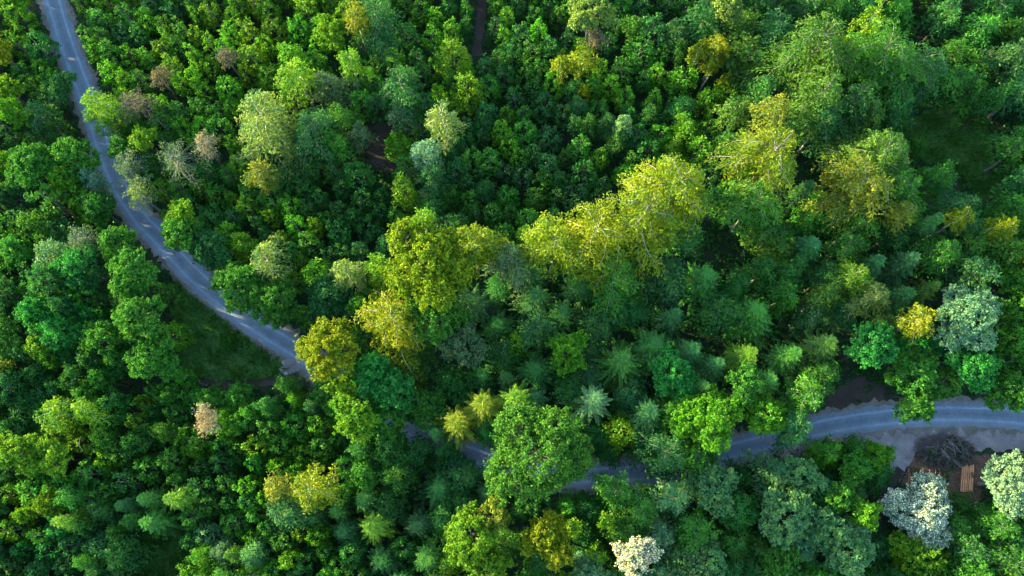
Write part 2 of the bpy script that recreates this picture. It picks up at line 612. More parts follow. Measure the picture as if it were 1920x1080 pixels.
# ------------------------------------------------------------------ the setting: ground, roads, clearings
def flat(name, z, mat, half=2500):
    me = bpy.data.meshes.new(name)
    me.from_pydata([(-half, -half, z), (half, -half, z), (half, half, z), (-half, half, z)], [], [(0, 1, 2, 3)])
    me.materials.append(mat)
    return tag(link(name, me), kind='structure')


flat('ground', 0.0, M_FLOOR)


def smooth_line(pts, n=14):
    P = np.array(pts, float)
    out = []
    for i in range(len(P) - 1):
        p0, p1, p2, p3 = P[max(i - 1, 0)], P[i], P[i + 1], P[min(i + 2, len(P) - 1)]
        for t in np.linspace(0, 1, n, endpoint=False):
            out.append(0.5 * (2 * p1 + (p2 - p0) * t + (2 * p0 - 5 * p1 + 4 * p2 - p3) * t * t + (3 * p1 - p0 - 3 * p2 + p3) * t ** 3))
    out.append(P[-1])
    return np.array(out)


def strip(name, px_pts, width, z, mat, fray=0.0, crown=0.0):
    P = smooth_line([at(*p)[:2] for p in px_pts])
    T = np.gradient(P, axis=0)
    T /= np.linalg.norm(T, axis=1, keepdims=True)
    Nn = np.stack([-T[:, 1], T[:, 0]], 1)
    k = len(P)
    cols = 5
    v, uvs = [], []
    s = np.concatenate([[0], np.cumsum(np.linalg.norm(np.diff(P, axis=0), axis=1))])
    for i in range(k):
        for j in range(cols):
            u = j / (cols - 1)
            o = (0.5 - u) * width
            if j in (0, cols - 1):
                o += rng.normal(0, fray)
            q = P[i] + Nn[i] * o
            v.append((q[0], q[1], z + crown * (1 - (2 * u - 1) ** 2)))
            uvs.append((u, s[i] / 4.0))
    f = [(i * cols + j, (i + 1) * cols + j, (i + 1) * cols + j + 1, i * cols + j + 1) for i in range(k - 1) for j in range(cols - 1)]
    me = bpy.data.meshes.new(name)
    me.from_pydata(v, [], f)
    lay = me.uv_layers.new(name='UVMap')
    for lp in me.loops:
        lay.data[lp.index].uv = uvs[lp.vertex_index]
    me.materials.append(mat)
    me.update()
    tag(link(name, me), kind='structure')
    return P


ROAD = [(40, -170), (72, -80), (99, 0), (124, 80), (150, 150), (178, 222), (198, 290), (226, 352), (262, 408), (312, 460), (368, 520), (430, 572), (495, 620),
        (556, 658), (620, 706), (690, 752), (760, 797), (830, 832), (900, 858), (980, 882), (1060, 892), (1140, 890), (1215, 884), (1290, 868), (1365, 847), (1450, 825),
        (1540, 802), (1640, 785), (1740, 777), (1840, 778), (1940, 786), (2080, 806), (2300, 850)]
strip('road_shoulder', ROAD, 5.4, 0.010, M_SHOULDER, 0.4)
road_w = strip('road', ROAD, 3.85, 0.022, M_ROAD, 0.14, 0.05)


def px_sheet(name, pts, z, mat):
    return tag(poly_sheet(name, [at(*p) for p in pts], z, mat), kind='structure')


MEADOW_1 = [(330, 505), (372, 545), (440, 596), (505, 645), (530, 682), (522, 705), (470, 718), (380, 712), (330, 690), (320, 600)]
MEADOW_2 = [(1640, 262), (1700, 222), (1790, 195), (1850, 215), (1860, 300), (1905, 390), (1850, 390), (1800, 330), (1730, 300)]
MEADOW_3 = [(262, 1000), (340, 985), (350, 1090), (258, 1090)]
px_sheet('meadow', MEADOW_1, 0.006, M_MEADOW)
px_sheet('meadow', MEADOW_2, 0.006, M_MEADOW)
px_sheet('meadow', MEADOW_3, 0.006, M_MEADOW)
px_sheet('bare_ground', [(692, 235), (730, 222), (742, 262), (790, 262), (780, 295), (740, 322), (700, 318), (688, 280)], 0.006, M_LITTER)
px_sheet('bare_ground', [(1545, 790), (1550, 740), (1600, 708), (1660, 725), (1670, 775), (1600, 782)], 0.006, M_LITTER)
GRAVEL = [(1540, 818), (1640, 800), (1760, 800), (1930, 806), (1930, 846), (1850, 842), (1740, 838), (1712, 850), (1704, 880), (1688, 905), (1664, 885), (1652, 852), (1600, 834)]
px_sheet('gravel_ground', GRAVEL, 0.006, M_GRAVEL)
px_sheet('gravel_ground', [(1458, 862), (1475, 845), (1515, 842), (1522, 860), (1500, 880), (1462, 882)], 0.006, M_GRAVEL)
px_sheet('bare_ground', [(1690, 900), (1712, 856), (1800, 846), (1930, 852), (1930, 910), (1845, 905), (1834, 950), (1690, 960)], 0.004, M_DIRT)
px_sheet('bare_ground', [(500, 712), (530, 690), (585, 690), (600, 720), (560, 735)], 0.004, M_LITTER)
TRACK = [(1690, 880), (1664, 915), (1648, 955), (1640, 1000), (1642, 1060), (1650, 1130)]
strip('dirt_path', TRACK, 1.5, 0.008, M_LITTER, 0.1)
TRACK2 = [(908, -60), (905, 0), (900, 50), (893, 105)]
strip('dirt_path', TRACK2, 1.5, 0.008, M_LITTER, 0.1)
TRACK3 = [(370, 716), (430, 722), (500, 716), (560, 708), (610, 700)]
strip('dirt_path', TRACK3, 1.2, 0.008, M_LITTER, 0.1)


def in_poly(x, y, poly):
    c = False
    j = len(poly) - 1
    for i in range(len(poly)):
        xi, yi = poly[i]
        xj, yj = poly[j]
        if (yi > y) != (yj > y) and x < (xj - xi) * (y - yi) / (yj - yi) + xi:
            c = not c
        j = i
    return c


def near_line(x, y, line):
    return float(np.min(np.hypot(line[:, 0] - x, line[:, 1] - y)))


# ------------------------------------------------------------------ trees that can be told apart, one line each:
# crown centre in the photograph, crown width and depth there, sort, leaf colour, height in metres, label
# sorts: r round broadleaf, f long-limbed feathery broadleaf, c conifer, y narrow young tree, d nearly bare, b in blossom
TREES = [
    (195, 208, 76, 108, 'f', 'yellow-green', 15, 'round yellow-green tree overhanging the pale upper road'),
    (258, 198, 58, 70, 'd', 'brown', 13, 'brown dry tree touching the round roadside tree'),
    (303, 150, 38, 52, 'd', 'brown', 11, 'thin brown dying tree among bright saplings'),
    (433, 112, 36, 40, 'd', 'brown', 11, 'small rust-brown tree amid yellow-green plantation'),
    (276, 272, 48, 46, 'r', 'yellow-green', 12, 'lime-coloured bush below the brown dry tree'),
    (232, 285, 40, 44, 'r', 'mid-green', 11, 'mid-green tree leaning over the road verge'),
    (247, 318, 60, 66, 'd', 'grey-green', 13, 'twiggy grey-green tree beside the narrow road stretch'),
    (333, 308, 84, 72, 'd', 'grey-green', 14, 'wide half-bare tree with spreading grey twigs'),
    (388, 280, 56, 50, 'd', 'tan', 13, 'half-bare tan tree with radiating twigs'),
    (268, 366, 52, 60, 'd', 'pale yellow', 13, 'sparse straw-yellow tree hanging over the road'),
    (494, 235, 118, 150, 'f', 'pale yellow', 18, 'big pale-yellow feathery tree in the plantation'),
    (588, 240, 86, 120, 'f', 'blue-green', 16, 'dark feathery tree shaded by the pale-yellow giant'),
    (562, 148, 84, 62, 'f', 'yellow-green', 16, 'sunlit yellow crown above the pale-yellow giant'),
    (548, 108, 50, 74, 'y', 'bright green', 14, 'tall pointed lime tree with a dark side'),
    (626, 72, 56, 70, 'r', 'yellow-green', 14, 'rounded yellow tree beside a shaded blue-green crown'),
    (487, 330, 60, 60, 'f', 'ochre', 14, 'ochre tree at the foot of the pale-yellow giant'),
    (177, 345, 54, 44, 'f', 'pale blue-green', 11, 'pale blue-green bush near the road'),
    (76, 216, 62, 48, 'f', 'blue-green', 12, 'grey-blue tree between green crowns'),
    (118, 172, 56, 50, 'r', 'blue-green', 11, 'dark blue-green bush close to the road'),
    (25, 178, 54, 50, 'r', 'yellow-green', 13, 'lime-yellow crown at the very edge'),
    (140, 298, 84, 76, 'r', 'mid-green', 13, 'broad bushy green tree beside the road'),
    (66, 312, 80, 80, 'r', 'mid-green', 14, 'green domed tree behind the broad bushy one'),
    (10, 108, 44, 66, 'r', 'golden', 14, 'golden crown cut off by the frame'),
    (100, 475, 74, 66, 'f', 'pale green', 14, 'pale soft-leaved tree in the dense green mass'),
    (165, 450, 56, 62, 'd', 'grey-green', 14, 'twiggy grey tree in the dense green mass'),
    (228, 462, 74, 72, 'r', 'mid-green', 14, 'leafy domed tree where the road narrows'),
    (262, 520, 84, 80, 'r', 'mid-green', 18, 'dense green tree at the mass edge'),
    (270, 600, 96, 92, 'r', 'mid-green', 18, 'largest green dome beside the grassy wedge'),
    (292, 672, 92, 80, 'r', 'mid-green', 15, 'green dome above the dark hollow'),
    (205, 640, 78, 78, 'r', 'mid-green', 15, 'mid-green tree of tufted domes'),
    (85, 655, 34, 40, 'r', 'yellow-green', 13, 'small yellow crown inside the green mass'),
    (8, 690, 36, 42, 'd', 'golden', 12, 'small golden twiggy crown at the edge'),
    (345, 443, 76, 86, 'r', 'mid-green', 13, 'rounded tree bulging over the curving road'),
    (352, 408, 50, 40, 'r', 'yellow-green', 13, 'yellow-topped crown above the bulging roadside tree'),
    (396, 468, 72, 70, 'r', 'blue-green', 12, 'blue-green tree between two roadside domes'),
    (457, 460, 44, 70, 'y', 'yellow-green', 13, 'narrow olive-yellow tree by the pale birch'),
    (502, 492, 66, 90, 'f', 'pale yellow', 15, 'pale sandy birch standing over darker crowns'),
    (450, 540, 84, 80, 'r', 'mid-green', 13, 'bushy green tree over the road edge'),
    (520, 568, 90, 84, 'r', 'mid-green', 13, 'large bushy tree shading the lower road bend'),
    (595, 515, 60, 70, 'y', 'bright green', 13, 'bright pointed tree behind the bushy pair'),
    (656, 515, 58, 70, 'f', 'pale yellow', 15, 'soft pale tree in a shaded pocket'),
    (622, 655, 110, 118, 'r', 'golden', 18, 'round golden tree at the road end'),
    (428, 638, 28, 26, 's', 'mid-green', 2.2, 'lone small shrub in the grassy wedge'),
    (707, 42, 84, 80, 'f', 'blue-green', 16, 'blue-green crown with a yellow flank'),
    (670, 42, 54, 62, 'f', 'golden', 17, 'golden spray beside a blue-green crown'),
    (850, 102, 58, 82, 'y', 'yellow-green', 16, 'tall lime column tree beside the dark ride'),
    (877, 168, 54, 66, 'y', 'yellow-green', 14, 'shorter lime tree under the lime column'),
    (663, 125, 54, 46, 'f', 'yellow-green', 15, 'yellow drooping crown in mid plantation'),
    (750, 168, 88, 90, 'f', 'blue-green', 15, 'wide blue-green feathery tree with yellow tip'),
    (833, 232, 66, 84, 'f', 'pale yellow', 17, 'pale-yellow branchy tree with separate sprays'),
    (748, 268, 50, 62, 'y', 'bright green', 9, 'dark bright-topped tree in the brown gap'),
    (800, 288, 60, 90, 'f', 'pale blue-green', 14, 'pale blue-green tree beside the brown gap'),
    (755, 358, 46, 88, 'y', 'yellow-green', 15, 'tall narrow yellow-green tree below the brown gap'),
    (805, 340, 64, 70, 'f', 'blue-green', 13, 'soft blue-green tree beside the narrow yellow-green one'),
    (1107, 36, 76, 90, 'r', 'pale yellow', 17, 'pale grey-yellow crown at the top'),
    (1113, 84, 34, 40, 'd', 'brown', 14, 'small greyish bare crown under the pale one'),
    (1088, 118, 52, 56, 'f', 'golden', 14, 'bright golden spray in the plantation'),
    (1052, 128, 32, 40, 'f', 'golden', 12, 'little golden tuft beside the golden spray'),
    (1094, 176, 24, 36, 'y', 'golden', 10, 'tiny gold-tipped tree below the golden spray'),
    (1165, 243, 32, 50, 'f', 'pale green', 12, 'slim pale twig-topped tree in dark plantation'),
    (1357, 30, 66, 66, 'r', 'pale yellow', 17, 'pale yellow crown above the golden clumps'),
    (1342, 98, 48, 56, 'f', 'golden', 14, 'golden clumped crown at upper centre'),
    (1308, 100, 32, 36, 'f', 'golden', 12, 'small gold tuft beside the golden clumped crown'),
    (1330, 132, 24, 40, 'f', 'golden', 11, 'narrow gold tuft below the golden clumped crown'),
    (1356, 152, 22, 28, 'y', 'golden', 10, 'lowest tiny gold tuft of the upper group'),
    (1455, 62, 80, 80, 'f', 'blue-green', 16, 'soft blue-green crown beside the giant'),
    (1532, 95, 140, 130, 'f', 'olive', 24, 'giant olive-gold crown at the top'),
    (1650, 110, 150, 140, 'f', 'mid-green', 23, 'giant green crown with a lime tuft'),
    (1718, 125, 105, 130, 'f', 'blue-green', 18, 'giant blue-green crown above the shaded meadow'),
    (1530, 185, 110, 100, 'f', 'olive', 22, 'gold-flecked crown under the giant olive one'),
    (1598, 190, 110, 80, 'f', 'blue-green', 18, 'dark blue-green crown over the meadow edge'),
    (1540, 232, 80, 56, 'f', 'blue-green', 18, 'shaded crown over the black gap'),
    (1630, 45, 54, 52, 'y', 'yellow-green', 24, 'vivid lime tuft rising from the giant crown'),
    (1823, 172, 66, 66, 'f', 'mid-green', 12, 'round green tree at the meadow head'),
    (1905, 280, 76, 96, 'f', 'mid-green', 14, 'dark-sided round tree right of the meadow'),
    (1722, 268, 34, 46, 'f', 'mid-green', 6, 'small bush standing in the shaded meadow'),
    (1640, 295, 130, 110, 'f', 'olive', 23, 'gold-ridged giant crown below the meadow'),
    (1600, 350, 150, 90, 'f', 'ochre', 22, 'ochre-tinged wide crown in the giant cluster'),
    (1692, 358, 100, 90, 'f', 'mid-green', 18, 'dense green crown facing the meadow'),
    (1792, 396, 118, 100, 'f', 'blue-green', 16, 'wide feathered blue-green crown below the meadow'),
    (1436, 300, 134, 140, 'f', 'lime-gold', 26, 'great golden tree with pale arching limbs'),
    (1440, 225, 70, 70, 'f', 'ochre', 22, 'ochre leaning crown above the great golden tree'),
    (1380, 215, 60, 60, 'f', 'olive', 16, 'olive crown beside the ochre leaning one'),
    (1410, 385, 120, 80, 'f', 'mid-green', 19, 'shaded green crown under the great golden tree'),
    (1265, 352, 135, 115, 'f', 'lime-gold', 25, 'bright yellow crown with pale snaking branches'),
    (1205, 405, 145, 150, 'f', 'lime-gold', 25, 'yellow tree with a bare white limb'),
    (1115, 445, 150, 135, 'f', 'golden', 24, 'wide golden crown in the central ridge'),
    (1040, 465, 110, 112, 'f', 'lime-gold', 22, 'pale golden crown next to the wide one'),
    (1150, 515, 130, 70, 'f', 'mid-green', 18, 'shaded green skirt of the golden ridge'),
    (955, 490, 80, 74, 'f', 'grey-green', 17, 'thin pale-twigged tree in the ridge saddle'),
    (888, 468, 96, 100, 'f', 'lime-gold', 21, 'spiky golden crown with upright sprays'),
    (805, 500, 156, 146, 'r', 'lime-gold', 22, 'large leafy lime-gold tree at the centre'),
    (795, 425, 44, 50, 'f', 'yellow-green', 20, 'upright yellow sprig over the dark gap'),
    (713, 505, 52, 80, 'y', 'yellow-green', 19, 'column of yellow leaves with a dead tip'),
    (738, 602, 116, 126, 'f', 'golden', 20, 'dome-shaped old-gold tree with shadowed flank'),
    (820, 600, 110, 120, 'r', 'mid-green', 17, 'green tree in the lime-gold giant\'s shade'),  # unlit part of the lime-gold tree, its shade put into greener leaves
    (870, 648, 80, 80, 'r', 'grey-green', 14, 'grey-green soft crown in the dark hollow'),
    (700, 712, 110, 90, 'r', 'emerald', 14, 'emerald crown below the old-gold dome'),
    (1062, 658, 66, 88, 'r', 'bright green', 13, 'vivid green tree alone in deep shade'),
    (965, 645, 50, 60, 'y', 'bright green', 9, 'small shaded green tree in the dark hollow'),
    (1165, 680, 110, 100, 'c', 'mid-green', 15, 'star-shaped green conifer in the shaded centre'),
    (1256, 700, 84, 90, 'r', 'emerald', 14, 'emerald bushy tree beside the star conifer'),
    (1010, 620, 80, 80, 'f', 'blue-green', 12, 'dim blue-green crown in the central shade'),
    (1600, 425, 74, 66, 'f', 'mid-green', 15, 'bright-topped green tree below the ochre crown'),
    (1676, 405, 60, 50, 'f', 'ochre', 18, 'gold-brown sprayed crown in dark canopy'),
    (1783, 417, 44, 36, 'f', 'golden', 18, 'small yellow crown in the far dark canopy'),
    (1868, 432, 52, 50, 'f', 'golden', 17, 'mustard crown near the frame edge'),
    (1908, 480, 44, 60, 'f', 'golden', 16, 'yellow crown cut by the frame edge'),
    (1593, 525, 76, 72, 'f', 'yellow-green', 17, 'yellow-flecked tree in the dark right wood'),
    (1625, 562, 66, 54, 'f', 'pale yellow', 16, 'pale straw crown under the yellow-flecked tree'),
    (1542, 558, 54, 56, 'f', 'olive', 15, 'olive spiky crown near the pale straw one'),
    (1708, 605, 62, 66, 'f', 'golden', 19, 'bright gold crown among green neighbours'),
    (1803, 605, 116, 132, 'r', 'pale blue-green', 18, 'large pale silvery-green tree'),
    (1620, 655, 78, 108, 'r', 'emerald', 16, 'tall emerald tree of rounded billows'),
    (1815, 690, 92, 76, 'r', 'emerald', 15, 'emerald tree under the silvery-green one'),
    (1705, 705, 110, 84, 'r', 'mid-green', 14, 'dark green tree bulging towards the road'),
    (1715, 752, 84, 52, 'r', 'mid-green', 12, 'leafy bough over the wide road'),
    (1885, 730, 90, 70, 'r', 'mid-green', 13, 'green tree above the road\'s far end'),
    (1540, 650, 80, 84, 'c', 'olive', 16, 'star-topped olive conifer in the right wood'),
    (1397, 668, 64, 62, 'c', 'yellow-green', 16, 'yellowish star conifer in the right wood'),
    (1760, 470, 74, 70, 'f', 'mid-green', 16, 'two-toned green crown on the slope'),
    (1328, 788, 112, 104, 'r', 'bright green', 16, 'lush bright tree over the shaded road'),
    (1425, 780, 70, 84, 'r', 'bright green', 14, 'vivid leafy tree touching the blue road'),
    (1482, 796, 88, 84, 'f', 'blue-green', 14, 'dark soft tree at the blue road bend'),
    (1393, 725, 70, 70, 'r', 'mid-green', 15, 'mid-green crown behind the vivid leafy tree'),
    (397, 787, 52, 56, 'd', 'tan', 15, 'dead sandy-brown tree among green young trees'),
    (113, 782, 90, 66, 'f', 'yellow-green', 15, 'yellow-green spreading crown below the dark hollow'),
    (175, 772, 56, 52, 'f', 'yellow-green', 15, 'feathery yellow crown on the ridge'),
    (48, 848, 74, 70, 'r', 'yellow-green', 15, 'olive-yellow clumped tree by the edge'),
    (113, 860, 70, 60, 'r', 'yellow-green', 14, 'yellow-flecked tree next to the clumped one'),
    (588, 915, 76, 90, 'f', 'golden', 18, 'golden shaggy tree in the lower plantation'),
    (525, 915, 56, 50, 'f', 'ochre', 16, 'ochre wisp beside the golden shaggy tree'),
    (535, 960, 84, 74, 'f', 'blue-green', 14, 'feathery grey-blue tree below the ochre wisp'),
    (333, 935, 50, 50, 'c', 'yellow-green', 15, 'yellow star-topped tree in the lower plantation'),
    (128, 977, 40, 40, 'c', 'yellow-green', 14, 'small yellow star tree in dark plantation'),
    (857, 792, 66, 92, 'c', 'golden', 19, 'golden spruce beside the hidden road'),
    (905, 760, 74, 76, 'c', 'golden', 20, 'brightest golden spruce with star-like boughs'),
    (965, 750, 62, 64, 'c', 'yellow-green', 18, 'yellow spruce rightmost of the golden three'),
    (1013, 858, 196, 186, 'r', 'leaf-green', 22, 'huge round beech covering the lower road'),
    (1112, 752, 74, 78, 'c', 'pale green', 15, 'pale green spruce above the vivid small tree'),
    (1163, 810, 62, 80, 'y', 'yellow-green', 12, 'vivid lime tree between dark spruces'),
    (1212, 775, 78, 76, 'c', 'blue-green', 15, 'blue spruce beside the vivid lime tree'),
    (1245, 848, 128, 100, 'f', 'blue-green', 14, 'dark blue-green tree drooping over the road'),
    (885, 1003, 110, 110, 'r', 'yellow-green', 18, 'big yellow tree of many domes'),
    (925, 965, 60, 66, 'r', 'ochre', 17, 'ochre dome joined to the big yellow tree'),
    (1017, 1000, 76, 92, 'r', 'golden', 17, 'smooth golden dome below the huge beech'),
    (1045, 1038, 52, 60, 'r', 'golden', 16, 'small golden dome at the picture bottom'),
    (1073, 990, 38, 48, 'y', 'yellow-green', 15, 'narrow lime dome beside the smooth golden one'),
    (920, 1062, 90, 60, 'r', 'yellow-green', 15, 'yellow-green tree cut by the bottom edge'),
    (1147, 925, 80, 72, 'f', 'mid-green', 13, 'feathery green mound by the shaded road'),
    (1198, 958, 66, 76, 'f', 'mid-green', 13, 'feathery tree with a yellow-green heart'),
    (1256, 930, 76, 104, 'f', 'pale green', 13, 'pale fluffy tree right of the feathery mound'),
    (1138, 978, 42, 44, 'y', 'yellow-green', 14, 'little yellow tree above the cream blossom'),
    (1117, 1040, 48, 60, 'y', 'yellow-green', 14, 'yellow-green tree touching the cream blossom'),
    (1180, 1042, 74, 70, 'b', 'cream', 19, 'cream-white blossoming tree at the bottom'),
    (800, 1047, 58, 60, 'c', 'mid-green', 14, 'star-like green spruce at the bottom'),
    (700, 987, 58, 60, 'c', 'yellow-green', 15, 'yellow-lit star spruce in dark thicket'),
    (1730, 964, 126, 92, 'b', 'white', 10, 'white blossoming tree below the log stack'),
    (1675, 932, 32, 32, 'b', 'white', 8, 'small white-flowered sapling by the dirt path'),
    (1895, 905, 108, 124, 'b', 'whitish green', 14, 'pale whitish-green tree beside the stacked logs'),
    (1722, 1050, 132, 84, 'r', 'yellow-green', 9, 'bright lime dome under the white blossom'),
    (1553, 853, 64, 62, 'f', 'bright green', 9, 'bright soft bush at the gravel verge'),
    (1640, 855, 66, 50, 'r', 'bright green', 8, 'bright bush beside the gravel clearing'),
    (1600, 880, 60, 60, 'r', 'mid-green', 9, 'mid-green bush behind the gravel clearing bush'),
    (1496, 893, 84, 80, 'r', 'pale green', 11, 'pale green tree below the gravel heap'),
    (1330, 922, 96, 84, 'r', 'pale green', 12, 'pale dome left of the gravel heap'),
    (1467, 968, 112, 100, 'r', 'pale green', 13, 'wide pale tree in the lower thicket'),
    (1553, 995, 66, 76, 'r', 'pale green', 12, 'soft pale tree near the dirt path'),
    (1587, 1042, 100, 84, 'r', 'pale green', 12, 'pale bushy tree by the path bottom'),
    (1462, 1055, 70, 60, 'r', 'mid-green', 11, 'mid-green dome at the bottom thicket'),
    (1325, 1050, 84, 70, 'r', 'pale green', 11, 'pale tree at the bottom thicket corner'),
    (1612, 962, 46, 54, 'r', 'bright green', 11, 'bright small tree along the dirt path'),
    (1568, 934, 62, 62, 'r', 'mid-green', 11, 'green tree between path and pale thicket'),
    (1860, 985, 84, 84, 'f', 'mid-green', 11, 'green tree under the pale whitish one'),
    (1815, 1030, 70, 76, 'f', 'blue-green', 11, 'dull blue-green tree with bare twigs'),
    (1885, 1055, 90, 60, 'f', 'mid-green', 12, 'soft green tree in the bottom corner'),
    (742, 735, 104, 92, 'r', 'emerald', 14, 'emerald bushy tree hiding the road between both bends'),
    (672, 785, 72, 104, 'r', 'yellow-green', 16, 'tall yellow-green tree between two road ends'),
    (650, 735, 60, 60, 'r', 'yellow-green', 14, 'yellow-flecked dome below the round golden tree'),
    (722, 800, 70, 70, 'r', 'mid-green', 13, 'dark green tree where the hidden road begins'),
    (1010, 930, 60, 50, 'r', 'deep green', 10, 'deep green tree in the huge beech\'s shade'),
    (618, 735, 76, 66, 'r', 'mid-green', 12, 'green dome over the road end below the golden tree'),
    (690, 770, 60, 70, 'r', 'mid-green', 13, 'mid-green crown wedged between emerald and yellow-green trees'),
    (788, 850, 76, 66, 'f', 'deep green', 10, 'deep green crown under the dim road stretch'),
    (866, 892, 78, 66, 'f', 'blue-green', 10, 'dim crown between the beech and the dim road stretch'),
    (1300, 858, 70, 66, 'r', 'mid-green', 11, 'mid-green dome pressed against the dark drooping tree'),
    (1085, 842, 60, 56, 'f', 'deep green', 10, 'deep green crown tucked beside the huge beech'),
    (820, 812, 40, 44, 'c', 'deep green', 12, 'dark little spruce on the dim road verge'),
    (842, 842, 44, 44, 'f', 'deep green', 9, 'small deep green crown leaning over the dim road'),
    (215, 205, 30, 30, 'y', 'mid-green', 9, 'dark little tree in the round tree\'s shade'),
]

OPEN = [
    [(330, 520), (372, 545), (440, 596), (505, 645), (540, 700), (470, 708), (380, 708), (340, 690)],
    [(1655, 255), (1700, 220), (1790, 198), (1855, 215), (1868, 300), (1895, 380), (1845, 380), (1790, 338), (1725, 306)],
    [(272, 1000), (335, 990), (340, 1090), (265, 1090)],
    [(695, 225), (730, 222), (740, 260), (725, 330), (692, 322)],
    [(1550, 780), (1555, 738), (1600, 708), (1655, 730), (1665, 775)],
    [(1600, 815), (1930, 800), (1930, 915), (1842, 905), (1835, 935), (1680, 905), (1660, 850)],
    [(890, -60), (920, -60), (915, 50), (905, 95), (885, 95)],
    [(1635, 910), (1675, 910), (1655, 1000), (1632, 1000)],
    [(1305, 415), (1415, 415), (1415, 485), (1350, 500), (1295, 470)],
    [(1518, 270), (1550, 275), (1530, 310), (1505, 330)],
    [(215, 700), (330, 700), (330, 718), (230, 740)],
    [(1465, 848), (1515, 842), (1520, 858), (1470, 868)],
]
ROAD_VIS = np.array(smooth_line(ROAD, 10))
ROAD_VIS = np.array([p for p in ROAD_VIS if p[0] < 575 or p[0] > 1345])
ROAD_DIM = smooth_line(ROAD, 10)
ROAD_DIM = np.array([p for p in ROAD_DIM if 765 < p[0] < 905 or 1110 < p[0] < 1225])

BUILT = {}
MASKS = []          # crowns already standing: px x, y, rx, ry


def trunk_bark(sort, col):
    if sort == 'd': return BARKS['brown'] if col in ('brown', 'tan') else BARKS['grey']
    if col in ('golden', 'pale yellow', 'yellow-green') and sort == 'f': return BARKS['pale']
    return BARKS['grey'] if sort in 'fb' else BARKS['dark']


NAMES = {'r': ('broadleaf_tree', 'broadleaf tree'), 'f': ('feathery_tree', 'broadleaf tree'), 'c': ('conifer_tree', 'conifer'), 'y': ('young_tree', 'young tree'),
         'd': ('bare_tree', 'bare tree'), 'b': ('blossom_tree', 'blossoming tree'), 's': ('shrub', 'shrub')}
GROUPS = {'r': 'broadleaf trees of the wood', 'f': 'feathery trees of the wood', 'c': 'conifers of the wood', 'y': 'young trees of the plantation',
          'd': 'half-bare trees', 'b': 'trees in blossom', 's': None}


def plant(name, label, cat, group, p, crown, trunk, ccol, tcol, s=(1, 1, 1), rz=None):
    r = bpy.data.objects.new(name, None)
    r.empty_display_size = 0.5
    r.location = (float(p[0]), float(p[1]), 0.0)
    r.rotation_euler = (0, 0, rng.uniform(0, 6.28) if rz is None else rz)
    r.scale = s
    COL.objects.link(r)
    tag(r, label, cat, group)
    link('crown', crown, r, ccol)
    link('trunk', trunk, r, tcol)
    return r


